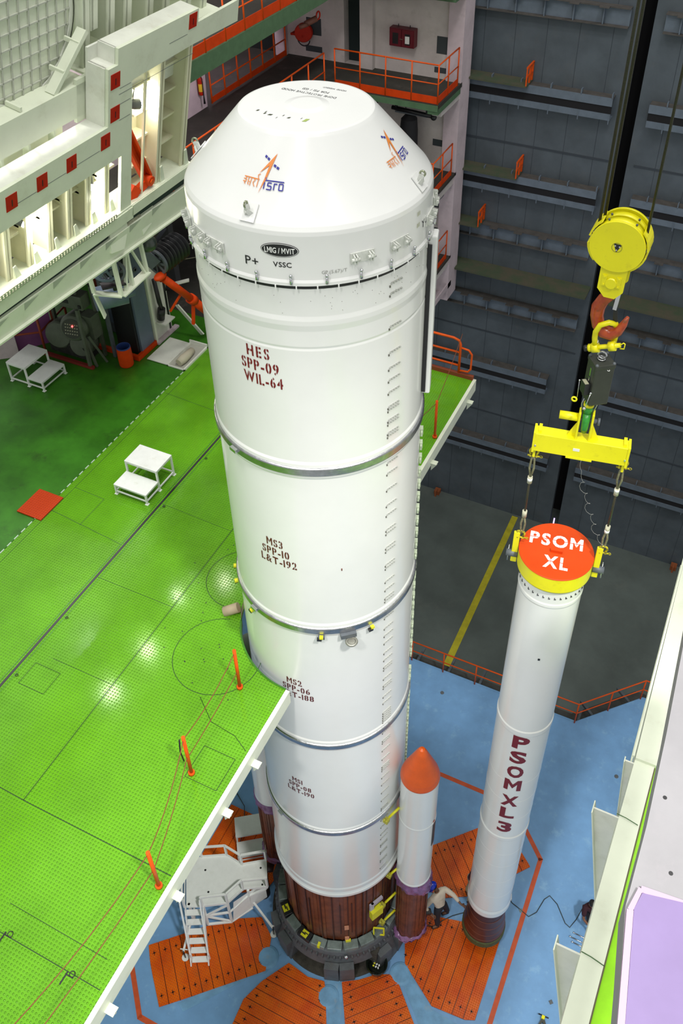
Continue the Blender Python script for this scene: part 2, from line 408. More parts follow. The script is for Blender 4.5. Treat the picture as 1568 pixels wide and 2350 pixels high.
# ================================================================ SETTING
def railing(name, label, pts, h=1.05, spacing=0.9, m=ORANGE, r=0.021, mid=True, toe=None, group=None, lowrail=None):
    root = thing(name, label, 'railing', pts[0], group=group)
    for a, b in zip(pts[:-1], pts[1:]):
        a = Vector(a); b = Vector(b); n = max(1, round((b-a).length/spacing))
        for i in range(n+1):
            if i == 0 and a != Vector(pts[0]): continue
            p = a.lerp(b, i/n); build('post', MB().tube([p, p+Vector((0,0,h))], r, 8), m, root)
    up = lambda d: [Vector(p)+Vector((0,0,d)) for p in pts]
    build('top_rail', MB().tube(up(h), r*1.05, 8), m, root)
    if mid: build('middle_rail', MB().tube(up(h*0.52), r*0.85, 8), m, root)
    if toe:
        for a, b in zip(pts[:-1], pts[1:]):
            build('toe_board', MB().beam(Vector(a)+Vector((0,0,toe/2+.01)), Vector(b)+Vector((0,0,toe/2+.01)), 0.012, toe), REDO, root)
    return root

# blue launch deck (edge jogs outward on the right) and the sunken hall floor
m = MB().prism([(-12,-12),(14,-12),(14,9.02),(5.68,9.02),(4.05,7.40),(-12,7.40)], -0.35, 0.0)
struct('floor', m, BLUE)
struct('floor_lower', MB().box((-14,-2,-2.62),(14,18.2,-2.5)), GREYF)
# dark ledge under the deck edge, with fins
struct('trim_1', MB().prism([(-12,7.38),(4.05,7.38),(5.68,9.0),(14,9.0),(14,9.5),(5.45,9.5),(3.85,7.92),(-12,7.92)], -0.75, -0.5), CONC)
lb = [(-1.0+1.02*i, 7.4) for i in range(6)]
for i, (x, y) in enumerate(lb + [(4.45, 7.8), (5.35, 8.7)]):
    d = Vector((0,1,0)) if i < 6 else Vector((-0.7,0.7,0))
    a = Vector((x, y, -0.06)); b_ = a+d*0.62+Vector((0,0,-0.12))
    o = build('support_fin', MB().beam(a, b_, 0.07, 0.10), GSTEEL)
    tag(o, ['grey steel fin under the blue deck edge behind the rail', 'slanting grey fin at the angled corner of the blue deck edge'][i >= 6], 'bracket', 'grey fins under the straight deck edge' if i < 6 else 'grey fins under the angled deck edge')
railing('guard_rail', 'long orange pipe rail along the far edge of the blue deck', [(-2.2,7.33,0),(4.02,7.33,0),(5.62,8.93,0),(8,8.93,0)], h=0.95, spacing=1.05)
# orange octagon line
pts = [(4.25,3.1),(3.15,4.2),(-3.15,4.2),(-4.25,3.1),(-4.25,-3.1),(-3.15,-4.2),(3.15,-4.2),(4.25,-3.1)]
m = MB(); wdt = 0.058
for k in range(8):
    a = Vector(pts[k]+(0,)); b_ = Vector(pts[(k+1) % 8]+(0,)); d = (b_-a).normalized()*0.03
    m.beam(a-d+Vector((0,0,.002)), b_+d+Vector((0,0,.002)), wdt*2, 0.004)
struct('floor_marking', m, OLINE)
struct('floor_marking', MB().box((-0.72,9.2,-2.5),(-0.48,16.9,-2.494)), YLINE)
# hall door wall: two leaves and black slot
wy = 17.0
struct('door_1', MB().box((-7,wy,-2.5),(0.76,wy+.3,24)), DOOR)
struct('door_2', MB().box((1.10,wy,-2.5),(12,wy+.3,24)), DOOR)
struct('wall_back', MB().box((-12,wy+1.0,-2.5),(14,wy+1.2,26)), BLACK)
# weld seams on door leaves
m = MB()
for x in [-6.2+0.9*i for i in range(8)]+[1.9+0.9*i for i in range(10)]:
    m.box((x,wy-.004,-2.5),(x+.012,wy,24))
for z in (12.84, 5.9, 2.34):
    m.box((-7,wy-.02,z),(0.6,wy,z+.05)); m.box((1.3,wy-.02,z),(12,wy,z+.05))
struct('trim_2', m, mat('seam_dark', (0.035,0.045,0.058), 0.7))
def slot_ledge(n, x0, x1, zt):
    m = MB(); m.box((x0,wy-.34,zt-.03),(x1,wy,zt)); struct('trim_%d' % n, m, DUST)
    m = MB(); m.box((x0,wy-.36,zt-.22),(x1,wy-.33,zt+.01)); m.box((x0,wy-.36,zt-.62),(x1,wy-.33,zt-.44)); m.box((x0,wy-.33,zt-.62),(x1,wy,zt-.6))
    x = x0+.45
    while x < x1:
        m.box((x,wy-.375,zt-.72),(x+.025,wy-.36,zt-.44)); m.box((x,wy-.2,zt),(x+.03,wy-.36,zt+.14)); x += 0.87
    struct('trim_%d' % (n+1), m, DOORL)
    struct('trim_%d' % (n+2), MB().box((x0,wy-.335,zt-.44),(x1,wy-.3,zt-.2)), BLACK)
def girder(n, x0, x1, zt, h=0.5):
    m = MB(); m.box((x0,wy-.26,zt-.03),(x1,wy,zt)); m.box((x0,wy-.28,zt-h),(x1,wy,zt-h+.03)); x = x0+.3
    while x < x1-.4: m.box((x,wy-.42,zt-.02),(x+.26,wy-.26,zt+.005)); x += .8
    struct('trim_%d' % n, m, DUST)
    m = MB(); m.box((x0,wy-.14,zt-h+.03),(x1,wy-.10,zt-.03)); x = x0+.4
    while x < x1: m.box((x,wy-.26,zt-h+.03),(x+.03,wy-.1,zt-.03)); x += .8
    struct('trim_%d' % (n+1), m, DOORL)
nn = 3
for zt, l, r in ((14.80,(-7,.45),(1.45,12)), (12.00,(-7,.45),(1.45,12)), (4.78,(-7,-.15),(1.75,12)), (1.20,(-7,.35),(1.4,12))):
    slot_ledge(nn, l[0], l[1], zt); nn += 3; slot_ledge(nn, r[0], r[1], zt); nn += 3
for zt in (17.15, 10.15, 7.45):
    girder(nn, -7, .5, zt); nn += 2; girder(nn, 1.4, 12, zt); nn += 2
for x0, x1 in ((-7,.72),(1.15,12)):
    struct('trim_%d' % nn, MB().box((x0,wy-.75,8.56),(x1,wy,8.62)), MOSS); nn += 1
for (x1, z) in ((-1.95,14.86), (-1.95,12.06), (-3.0,10.2)):
    g = thing('maintenance_shelf', {14.86:'mossy shelf with orange end rail on the grey door wall, highest one', 12.06:'mossy shelf with orange end rail halfway up the grey door wall', 10.2:'short mossy shelf low on the grey door wall beside the white column'}[z], 'shelf', (x1,wy-.6,z))
    build('shelf_plate', MB().box((-7,wy-.62,z-.05),(x1,wy,z)), MOSS, g)
    e = build('end_rail', MB().beam((x1-.02,wy-.6,z),(x1-.02,wy-.6,z+.5),.035).beam((x1-.02,wy-.3,z),(x1-.02,wy-.3,z+.5),.05).beam((x1-.02,wy-.05,z),(x1-.02,wy-.05,z+.5),.05).beam((x1-.02,wy-.62,z+.5),(x1-.02,wy,z+.5),.05).beam((x1-.02,wy-.62,z+.25),(x1-.02,wy,z+.25),.04), ORANGE, g)
for i, (x, lab) in enumerate(((-3.93,'small orange floor block at the door foot beside the tall rocket stage'), (5.65,'small orange floor block at the door foot near the right frame'))):
    o = build('door_stop', MB().box((x-.1,16.72,-2.5),(x+.12,16.95,-2.3)).box((x-.03,16.6,-2.5),(x+.03,16.8,-2.2)), mat('rusty_orange', (.26,.07,.02), .7)); tag(o, lab, 'block')
# narrow light seen at the slot foot
o = build('daylight_gap', MB().box((.90,wy+.02,-2.35),(.95,wy+.05,-2.05)), mat('daylight_gap', (0.6,0.45,1.0), .5, emit=2)); tag(o, kind='structure')

# side tower: walls, floors, column
struct('wall_left', MB().box((-9.5,11.2,12.0),(-9.2,11.32,14.9)).prism([(2.0,14.9),(11.3,14.9),(11.35,15.86),(15.55,15.86),(15.55,14.9),(15.9,14.9),(15.9,17.3),(2.0,17.3)], -9.5, -9.2, 'yz').box((-9.5,2,17.3),(-9.2,15.9,22)), PINKW)
struct('wall_tower', MB().box((-9.5,15.8,8.0),(-7.33,16.2,20.5)).box((-7.33,15.8,16.98),(-6.76,16.2,20.5)).box((-7.33,15.8,8),(-6.76,16.2,14.9)).box((-6.76,15.8,8.0),(-4.10,16.2,20.5)), BACKW)
struct('door_3', MB().box((-7.33,16.1,14.9),(-6.76,16.18,16.98)), mat('dark_teal_doorway', (0.008,0.018,0.018), .8))
struct('trim_90', MB().box((-6.75,15.62,14.9),(-6.35,15.8,20)), BACKW)
struct('column', MB().box((-4.12,15.72,7.65),(-3.66,16.5,20.5)).box((-4.12,14.9,7.65),(-3.9,15.72,7.95)).box((-3.7,14.5,8.1),(-3.66,16.0,8.3)), PINKW)
m = MB().box((-8.55,15.79,15.57),(-8.07,15.8,16.05)).box((-8.6,15.79,15.08),(-8.06,15.8,15.25)).box((-4.46,15.79,15.6),(-4.13,15.8,16.07)).box((-4.5,15.79,15.07),(-4.13,15.8,15.22)).box((-4.45,15.79,12.9),(-4.13,15.8,13.1)).box((-4.6,15.79,11.2),(-4.14,15.8,11.75)).box((-4.55,15.79,10.9),(-4.14,15.8,11.05)).box((-4.6,15.79,9.6),(-4.14,15.8,10.2))
struct('trim_91', m, mat('dark_opening_grille', (0.04,0.05,0.055), .7))
# floor with balcony at level 14.9
struct('floor_balcony', MB().prism([(-12.0,2.0),(-6.88,2.0),(-6.88,13.95),(-3.65,13.95),(-3.65,15.8),(-12.0,15.8)], 14.78, 14.9), DARKF)
struct('trim_92', MB().box((-6.88,7.2,14.55),(-6.82,13.95,14.88)).box((-6.82,13.92,14.72),(-3.65,13.97,14.88)).box((-3.95,13.95,14.62),(-3.65,15.7,14.78)), GBEAM)
struct('trim_93', MB().box((-3.95,14.3,14.45),(-3.68,15.72,14.70)), BACKW)
railing('guard_rail', 'orange rail with red toe board edging the dark walkway left of the dome', [(-6.84,6.3,14.9),(-6.84,13.55,14.9)], h=1.05, spacing=.9, toe=.2)
railing('guard_rail', 'orange balcony rail with red toe board behind the dome, below the dark red cabinet', [(-6.74,13.99,14.9),(-3.69,13.99,14.9),(-3.69,15.5,14.9)], h=1.05, spacing=.76, toe=.2)
# lower balconies
for z, y0, lab in ((12.2,13.95,'orange rail of the middle balcony right of the dome'), (9.35,13.95,'orange rail of the lowest balcony right of the dome')):
    struct('floor_balcony', MB().box((-8,y0,z-.1),(-3.66,15.8,z)), DARKF)
    struct('trim_94', MB().box((-8,y0-.03,z-.25),(-3.7,y0+.03,z-.1)), GBEAM)
    struct('trim_95', MB().box((-4.0,y0+.1,z-.36),(-3.7,15.72,z-.1)), BACKW)
    railing('guard_rail', lab, [(-5.2,y0+.03,z),(-3.72,y0+.03,z),(-3.72,15.5,z)], h=1.0, spacing=.75, toe=.18)
# orange rail seen behind the column
# upper walkway, level 17.62
struct('floor_upper', MB().box((-9.2,7.2,17.5),(-6.9,15.8,17.62)).box((-6.9,14.3,17.5),(-3.65,15.8,17.62)), DARKF)
struct('trim_96', MB().box((-6.9,7.2,17.22),(-6.82,15.8,17.62)).box((-4.4,14.8,17.3),(-3.62,15.75,17.5)), GBEAM)
railing('guard_rail', 'orange rail with deep red toe board on the top left walkway', [(-6.86,7.3,17.62),(-6.86,15.5,17.62)], h=1.05, spacing=.82, toe=.24)
# opening in pink wall, orange frame rail in it
railing('guard_rail', 'orange rail with red kerb across the opening in the pink wall', [(-9.12,11.42,14.95),(-9.12,15.5,14.95)], h=.92, spacing=.68, toe=.16, r=.024)
struct('wall_behind_opening', MB().box((-11.6,9,12),(-11.5,17,18)), PINKW)
g = thing('stair_flight', 'dark stair frame seen through the opening in the pink wall', 'stairs', (-10.4,13,13.2))
build('stringer', MB().beam((-10.6,11.6,15.3),(-10.6,14.2,13.2),.06,.16).beam((-10.1,11.6,15.3),(-10.1,14.2,13.2),.06,.16), REDO, g)
for i in range(8): build('tread', MB().box((-10.6,11.8+.3*i,15.15-.26*i),(-10.1,12.0+.3*i,15.18-.26*i)), DARKF, g)

# fire cabinet, hose reel, extinguishers
g = thing('fire_cabinet', 'dark red double-door cabinet on the dirty white wall above the balcony', 'cabinet', (-5.42,15.66,15.65))
build('body', MB().box((-5.8,15.55,15.70),(-5.05,15.8,16.20)), DRED, g, bevel=.01)
for x0, x1 in ((-5.78,-5.43),(-5.41,-5.07)):
    d = build('door', MB().box((x0,15.525,15.72),(x1,15.55,16.18)), DRED, g); build('window', MB().box((x0+.09,15.52,15.78),(x1-.09,15.526,16.08)), BLACKP, d)
build('notice', MB().box((-5.31,15.514,15.82),(-5.18,15.522,16.02)), PAPER, g); build('handle', MB().box((-5.47,15.50,15.92),(-5.37,15.52,15.94)), STEEL, g)
for x in (-5.6,-5.25): build('lug', MB().box((x,15.7,16.2),(x+.02,15.72,16.27)), BLACKP, g)
g = thing('fire_hose_reel', 'round red hose reel on the dirty white wall by the corner', 'hose reel', (-8.6,15.5,15.6))
ax = Matrix.Translation((-8.55,15.62,15.66)) @ Matrix.Rotation(math.radians(78),4,'X') @ Matrix.Rotation(math.radians(20),4,'Y')
build('drum', MB().lathe([(0,.16),(.24,.16),(.26,.13),(.22,.10),(.22,-.02),(.26,-.05),(.24,-.07),(0,-.07)], axis=ax, n=40), RED, g)
build('bracket', MB().beam((-8.9,15.8,15.6),(-8.9,15.5,15.6),.06).beam((-8.92,15.5,15.62),(-8.5,15.46,15.6),.05), RED, g)
build('hose', MB().torus((-8.5,15.5,15.52),.2,.018,'y',20,8,PI*1.05,PI*1.95), BLACKP, g)
g = thing('fire_pipe', 'red water pipe with a valve running to the hose reel', 'pipe', (-9.0,15.7,15.9))
build('pipe', MB().tube([(-9.15,15.72,16.8),(-9.15,15.72,16.1),(-9.1,15.72,16.02),(-8.85,15.72,16.02),(-8.85,15.72,16.2)],.022,8), RED, g)
build('valve', MB().torus((-9.15,15.6,16.35),.07,.015,'y').cyl((-9.15,15.72,16.35),(-9.15,15.58,16.35),.02), mat('valve_navy',(.03,.03,.12),.4), g)
g = thing('pump_fitting', 'red and brass pipe fitting at the end of the green walkway beam', 'valve', (-7.4,13.6,16.6))
build('body', MB().cyl((-7.25,13.35,16.7),(-7.05,13.6,16.8),.08).cyl((-7.35,13.2,16.65),(-7.2,13.35,16.7),.06), mat('rusty_brass',(.14,.05,.03),.6), g)
build('wheel', MB().torus((-7.05,13.7,16.85),.10,.02,'x'), RED, g)
def extinguisher(name, label, p, h=.5, r=.07):
    g = thing(name, label, 'fire extinguisher', p); x, y, z = p
    build('cylinder', MB().lathe([(0,z),(r*.9,z),(r,z+.03),(r,z+h*.8),(r*.7,z+h*.93),(r*.3,z+h),(0,z+h)], (x,y), 20), RED, g)
    build('label', MB().lathe([(r+.003,z+h*.2),(r+.003,z+h*.6)], (x,y), 12, -PI*.6, PI*.1), mat('yellow_paper',(.75,.5,.02),.6), g)
    build('valve', MB().cyl((x,y,z+h),(x,y,z+h+.06),.02).beam((x-.09,y,z+h+.06),(x+.09,y,z+h+.06),.02), BLACKP, g)
    build('hose', MB().tube([(x+.03,y,z+h),(x+.09,y-.03,z+h*.7),(x+.1,y-.05,z),(x+.1,y-.05,z-.2)], [.012,.012,.014,.03], 8), BLACKP, g)
    return g
extinguisher('fire_extinguisher', 'red extinguisher with yellow label and black horn on the pink pillar', (-9.1,10.95,15.35))
# roller, black bag under the balcony
g = thing('cable_roller', 'black ribbed roller bar slung under the balcony', 'roller', (-4.75,15.0,14.1))
build('roller', MB().cyl((-5.4,14.9,14.22),(-4.15,14.9,14.16),.06,16), BLACKP, g)
for x in (-5.3,-4.35): build('hanger', MB().box((x,14.86,14.2),(x+.06,14.94,14.72)), BLACKP, g)
build('end_knob', MB().ball((-4.12,14.9,14.14),.09,8), BLACKP, g)
build('bristle_strip', MB().box((-5.3,14.88,14.1),(-4.3,14.92,14.14)), GSTEEL, g)
g = thing('wrapped_hoist', 'black wrapped hoist bundle hanging behind the dome shoulder', 'hoist', (-4.95,15.2,13.0))
build('cover', MB().lathe([(0,14.0),(.12,13.98),(.24,13.85),(.27,13.5),(.28,12.9),(.2,12.8),(0,12.8)], (-4.98,15.2), 9), mat('black_tarpaulin',(.012,.012,.015),.7,bump=.8,bscale=9), g)
build('rope', MB().tube([(-5.12,15.0,14.8),(-5.05,15.15,14.0)],.012,6), BLACKP, g)
g = thing('black_sack', 'black sack tucked under the green balcony edge beside the dome', 'sack', (-5.95,14.3,14.3))
build('bag', MB().ball((-5.9,14.5,14.58),.26,8,(1.2,1,.8)), MATS['black_tarpaulin'], g)
for (p, lab) in (((-3.9,15.3,14.35),'small dark motor unit under the end of the upper balcony'), ((-3.92,15.2,11.65),'small dark motor unit under the end of the middle balcony')):
    o = build('junction_unit', MB().cyl((p[0],p[1]-.1,p[2]),(p[0],p[1]+.1,p[2]),.1,14).cbox((p[0]+.05,p[1],p[2]+.1),(.14,.12,.1)), GSTEEL); tag(o, lab, 'motor')

# ================================================================ GREEN WORK PLATFORM z=11.5
ZP = 11.5
arc = [(1.51*math.cos(math.radians(a)), 1.51*math.sin(math.radians(a))) for a in range(268, 88, -4)]
arc = [(-.02,-1.51)]+[p for p in arc if p[0] < -.03]+[(-.02,1.51)]
plat = thing('work_platform', 'large bright green tread plate platform with white edge beam wrapped round the rocket stage', 'platform', (-4,-2,ZP-.35))
build('deck', MB().prism([(-.02,-13),]+arc+[(-.02,7.35),(-6.17,7.35),(-6.17,-13)], ZP-.03, ZP), GREEN, plat)
struct('floor_tower', MB().box((-14,-13,ZP-.15),(-6.19,6.9,ZP-.01)), GREENF)
struct('floor_tower_rear', MB().box((-14,6.9,ZP-.15),(-6.19,16,ZP-.01)), DARKF)
build('edge_beam', MB().box((-.02,-13,ZP-.30),(.05,-1.52,ZP+.012)).box((-.02,1.52,ZP-.30),(.05,7.35,ZP+.012)), CREAM, plat)
# inner lip of the cut-out
build('cutout_lip', MB().lathe([(1.50,ZP-.16),(1.50,ZP+.015),(1.53,ZP+.015)], (0,0), 48, math.radians(205), math.radians(269)), GREENF, plat)
for y in (-6.3,-4.82,-3.55,-2.72,4.62,6.8):
    build('gusset', MB().prism([(.05,ZP-.45),(.05,ZP-.20),(.18,ZP-.21),(.18,ZP-.24)], y-.012, y+.012, 'xz').box((.05,y-.06,ZP-.22),(.18,y+.06,ZP-.205)), CREAM, plat)
# plate seams and rebates
DK = mat('deck_seam', (0.012,0.045,0.004), .6)
m = MB(); e = .002; z0 = ZP; z1 = ZP+e
def seam(x0, y0, x1, y1, w_=.010): m.beam((x0,y0,z0+e/2),(x1,y1,z0+e/2), w_*1.3, e)
seam(-2.6,-4.7,-2.6,1.6); seam(-6.03,-2,-6.03,5.2,.006); seam(-6.03,.76,-5.3,.73,.006); seam(-6.04,.07,-4.3,-.09,.007); seam(-5.3,.73,-5.3,-.02,.006)
seam(-2.54,-4.7,-.05,-4.7); seam(-4.1,-4.66,-2.54,-4.7); seam(-1.8,-5.88,-.2,-5.9,.006); seam(-2.5,-6.21,-.07,-6.22,.009); seam(-3.8,-2.6,-2.65,-2.6,.006)
seam(-4.2,-.9,-2.6,-.9,.006); seam(-2.6,1.05,-4.2,1.1,.005); seam(-6.1,4.0,-4.25,3.9,.006)
for x0, y0, x1, y1 in ((-4.0,-3.2,-3.5,-2.78),(-.68,-3.42,-.14,-2.88)):
    seam(x0,y0,x1,y0,.007); seam(x1,y0,x1,y1,.007); seam(x1,y1,x0,y1,.007); seam(x0,y1,x0,y0,.007)
for cx, cy, r, a0, a1 in ((-1.36,-1.42,.74,105,390),(-1.8,.15,.66,115,300),(-.0,-3.0,.0,0,1)):
    if r: m.lathe([(r-.006,z1),(r+.006,z1)], (cx,cy), 60, math.radians(a0), math.radians(a1))
m.tube([(-1.2,-2.2,z1),(-.8,-2.5,z1),(-.35,-2.55,z1),(-.06,-2.7,z1)], .005, 4)
build('seam_lines', m, DK, plat)
m = MB().box((-4.25,-9,ZP),(-4.205,7.2,ZP+.004)); build('rail_slot', m, BLACKP, plat)
build('slot_trim', MB().box((-4.30,-9,ZP),(-4.285,3.6,ZP+.004)).box((-4.16,-9,ZP),(-4.15,3.6,ZP+.004)), GREENF, plat)
m = MB()
for y in (2.55,1.05,-1.85,-3.1): m.torus((-4.12,y,ZP+.01),.022,.006,'z',16,6)
each('lifting_ring', m, BLACKP, plat)
m = MB(); y = -1.2
while y < 5.0: m.box((-6.185,y,ZP-.005),(-6.165,y+.11,ZP+.012)); y += .19
build('hinge_strip', m, mat('pale_hinge', (.5,.62,.5), .4), plat)
m = MB()
for k in range(46):
    a = random.uniform(100, 250); r = random.choice((1.9,2.2,2.5,2.8)); x, y = r*math.cos(math.radians(a)), r*math.sin(math.radians(a))
    if x < -.1: m.disc((x,y), .012, ZP+.002, 8)
build('bolt_holes', m, BLACKP, plat)
build('edge_kerb', MB().box((-6.1,7.29,ZP),(-.02,7.37,ZP+.10)), mat('rust_red_kerb',(.22,.045,.015),.6), plat)
m = MB()
for x, y in ((-1.55,-6.2),(-.52,-6.24)): m.box((x-.06,y-.14,ZP+.001),(x-.04,y+.02,ZP+.006)); m.torus((x+.02,y+.02,ZP+.006),.035,.006,'z',16,6); m.box((x-.06,y-.02,ZP+.001),(x+.06,y-.005,ZP+.004))
build('latch', m, BLACKP, plat)
# red hatch cover
o = build('hatch_cover', MB().cbox((-6.33,.09,ZP+.012),(.58,.66,.024)), mat('red_orange_tread',(.50,.045,.006),.5,tread=.8,spec=.2), plat)
# chain posts
posts = [(-.12,-4.88), (-.61,-3.34), (-.71,-1.79), (-.09,5.13)]
plab = ['orange chain post at the platform edge, nearest the camera', 'orange chain post with a dark strap, second from the bottom', 'orange chain post by the curved cut-out beside the rocket', 'orange chain post right of the rocket on the far green corner']
for (x, y), lab in zip(posts, plab):
    g = thing('chain_post', lab, 'post', (x,y,ZP)); build('post', MB().tube([(x,y,ZP),(x,y,ZP+1.0)],.028,12), ORANGE, g)
    build('base', MB().cyl((x,y,ZP),(x,y,ZP+.05),.05), ORANGE, g)
    if lab.find('strap') > 0: build('strap', MB().tube([(x-.06,y-.02,ZP+.92),(x-.09,y-.03,ZP+.6),(x-.05,y-.04,ZP+.38)],.012,6), BLACKP, g)
def sag(a, b, s, n=14):
    a = Vector(a); b = Vector(b); return [a.lerp(b,i/n)-Vector((0,0,s*4*(i/n)*(1-i/n))) for i in range(n+1)]
chains = [((-.12,-4.88,12.46),(-.61,-3.34,12.45),.16,'upper chain between the two nearest orange posts'),((-.12,-4.88,12.0),(-.61,-3.34,12.0),.10,'lower chain between the two nearest orange posts'),
 ((-.61,-3.34,12.45),(-.71,-1.79,12.44),.12,'upper chain from the strapped post up to the cut-out post'),((-.61,-3.34,11.95),(-.71,-1.79,11.95),.05,'lower chain from the strapped post up to the cut-out post'),
 ((-.12,-4.88,12.46),(-.55,-7.6,12.4),.22,'upper chain running from the nearest post toward the bottom left'),((-.12,-4.88,12.0),(-.35,-7.6,12.0),.1,'lower chain running from the nearest post toward the bottom left'),
 ((-.09,5.13,12.45),(-.35,7.3,12.7),.06,'thin wire from the far green corner post up to the orange guard rail'),((-.09,5.13,12.45),(-1.1,1.6,12.2),.05,'thin wire from the far green corner post toward the rocket')]
for a, b_, s_, lab in chains:
    o = build('barrier_chain', MB().tube(sag(a, b_, s_), .007, 5), CHAIN); tag(o, 'rusty red '+lab, 'chain')
# far end orange tube guard
g = thing('tube_guard', 'bright orange round-cornered tube guard at the far end of the green platform', 'railing', (-.6,7.3,ZP+.1))
build('frame', MB().tube([(-2.2,7.33,ZP+1.02),(-.55,7.33,ZP+1.02),(-.42,7.33,ZP+.98),(-.38,7.33,ZP+.88),(-.38,7.33,ZP+.06)],.03,10), ORANGE, g)
build('middle_rail', MB().tube([(-2.2,7.33,ZP+.66),(-.38,7.33,ZP+.66)],.024,8), ORANGE, g)
build('lower_rail', MB().tube([(-2.2,7.33,ZP+.3),(-.38,7.33,ZP+.3)],.024,8), ORANGE, g)
build('post', MB().tube([(-1.35,7.33,ZP+1.02),(-1.35,7.33,ZP+.1)],.024,8), ORANGE, g)
build('side_loop', MB().tube([(-.38,7.33,ZP+.8),(-.18,7.33,ZP+.78),(-.1,7.33,ZP+.68),(-.1,7.33,ZP+.28),(-.16,7.33,ZP+.18),(-.38,7.33,ZP+.16)],.024,8), ORANGE, g)
# beige tube + white flap at the cut-out
g = thing('edge_wrap', 'beige rolled pad at the platform cut-out left of the rocket', 'pad', (-1.55,-.62,ZP))
build('roll', MB().cyl((-1.72,-.62,ZP+.02),(-1.5,-.5,ZP+.12),.09,16), mat('beige_foam',(.50,.40,.28),.7), g)
build('flap', MB().lathe([(1.52,ZP),(1.50,ZP+.22)], (0,0), 8, math.radians(196), math.radians(206)), mat('beige_foam',(.5,.4,.28),.7), g)

# step stools
def stool(label, loc, rz):
    g = thing('step_stool', label, 'step stool', (0,0,0), 0)
    build('top_step', MB().box((-.38,.42,.50),(.38,.95,.535)), STAND, g, bevel=.006)
    build('lower_step', MB().box((-.38,0,.235),(.38,.42,.265)), STAND, g, bevel=.006)
    for x in (-.36,.36):
        for y, h in ((.02,.24),(.44,.5),(.93,.5)):
            l = build('leg', MB().beam((x,y,0),(x,y,h),.035), STAND, g)
            build('foot', MB().box((x-.035,y-.035,0),(x+.035,y+.035,.012)), STAND, l)
    m = MB()
    for x in (-.36,.36): m.beam((x,.02,.08),(x,.93,.08),.025).beam((x,0.02,.23),(x,.44,.23),.03).beam((x,.44,.49),(x,.93,.49),.03)
    m.beam((-.36,.02,.08),(.36,.02,.08),.025).beam((-.36,.93,.08),(.36,.93,.08),.025).beam((-.36,.02,.23),(.36,.02,.23),.03).beam((-.36,.44,.49),(.36,.44,.49),.03).beam((-.36,.93,.49),(.36,.93,.49),.03)
    build('frame', m, STAND, g)
    g.location = loc; g.rotation_euler = (0,0,rz); g['label'] = label
    return g
s1 = stool('pale cream two-step stool standing alone in the middle of the green platform', (-4.81,.95,ZP), math.radians(0))
s2 = dup(s1, (-8.58,3.28,ZP), math.radians(90), 'grey two-step stool in the shade by the cable drum cabinet')
s3 = dup(s1, (-2.55,-.05,.03), math.radians(35), 'pale two-step stool on orange plates behind the white stair platform')
s4 = dup(s1, (-10.15,2.3,ZP), math.radians(90), 'yellowish step stool half cut off at the left edge of the photo')
# barrel
g = thing('barrel', 'orange barrel with a blue open mouth on the green floor', 'barrel', (-7.52,4.5,ZP))
build('body', MB().lathe([(0,ZP),(.15,ZP),(.165,ZP+.03),(.17,ZP+.2),(.165,ZP+.42),(.16,ZP+.5)], (-7.52,4.5), 32), REDO, g)
build('mouth', MB().lathe([(.162,ZP+.50),(.158,ZP+.53),(.145,ZP+.53),(.14,ZP+.2),(0,ZP+.2)], (-7.52,4.5), 32), BARRELB, g)
# open floor hatch with lid and rolled sack
g = thing('floor_hatch', 'open white floor hatch with a rolled canvas bundle inside', 'hatch', (-6.6,5.3,ZP))
build('lid', MB().cbox((-6.93,5.33,ZP+.02),(.56,.94,.02)), WHITE2, g)
build('pit', MB().box((-6.64,4.86,ZP+.004),(-6.18,5.82,ZP+.008)), mat('pit_white',(.42,.42,.36),.7), g)
build('frame', MB().box((-6.65,4.85,ZP),(-6.62,5.83,ZP+.05)).box((-6.2,4.85,ZP),(-6.16,5.83,ZP+.05)).box((-6.65,5.8,ZP),(-6.16,5.83,ZP+.12)).box((-6.65,4.85,ZP),(-6.16,4.88,ZP+.03)), WHITE2, g)
o = build('canvas_roll', MB().tube([(-6.38,4.95,ZP+.1),(-6.36,5.1,ZP+.12),(-6.36,5.25,ZP+.11),(-6.37,5.5,ZP+.1)], [.09,.11,.1,.08], 14), mat('canvas_beige',(.52,.48,.36),.8,bump=.8,bscale=14)); tag(o, 'beige canvas roll lying inside the open white floor hatch', 'canvas roll')

# ================================================================ STOWED PLATFORM (leaning white frame, top left)
T = math.radians(13)
SM = Matrix.Translation((-5.8,0,16.0)) @ Matrix((( math.cos(T),0,math.sin(T)),(0,1,0),(-math.sin(T),0,math.cos(T)))).to_4x4()
def S(off, y, s): return SM @ Vector((off, y, s))
def sbox(m, o0, o1, y0, y1, s0, s1):
    k = len(m.v); m.box((o0,y0,s0),(o1,y1,s1))
    for i in range(k, len(m.v)): m.v[i] = SM @ m.v[i]
    return m
def sprism(m, poly, o0, o1):
    k = len(m.v); m.prism(poly, o0, o1, 'yz')
    for i in range(k, len(m.v)): m.v[i] = SM @ m.v[i]
    return m
sp = thing('stowed_platform', 'huge white steel platform folded up and leaning, with red squares and lit bays', 'platform', (-5.8,0,15.6))
m = MB()
sprism(m, [(-7,1.62),(3.2,1.62),(3.2,.40),(3.52,.40),(3.46,2.93),(5.22,2.97),(6.79,2.95),(6.76,3.37),(5.38,3.34),(5.37,3.59),(3.07,3.59),(3.07,3.32),(2.82,3.32),(2.82,2.32),(-7,2.28)], -.06, 0)
build('front_plate', m, CREAM, sp)
m = MB(); sbox(m,-.38,-.06,-7,2.82,2.24,2.30); sbox(m,-.38,-.06,2.8,2.86,2.24,3.32); sbox(m,-.38,-.06,2.82,3.09,3.27,3.32); sbox(m,-.38,-.06,3.05,3.10,3.27,3.59); sbox(m,-.38,-.06,3.07,5.37,3.54,3.59)
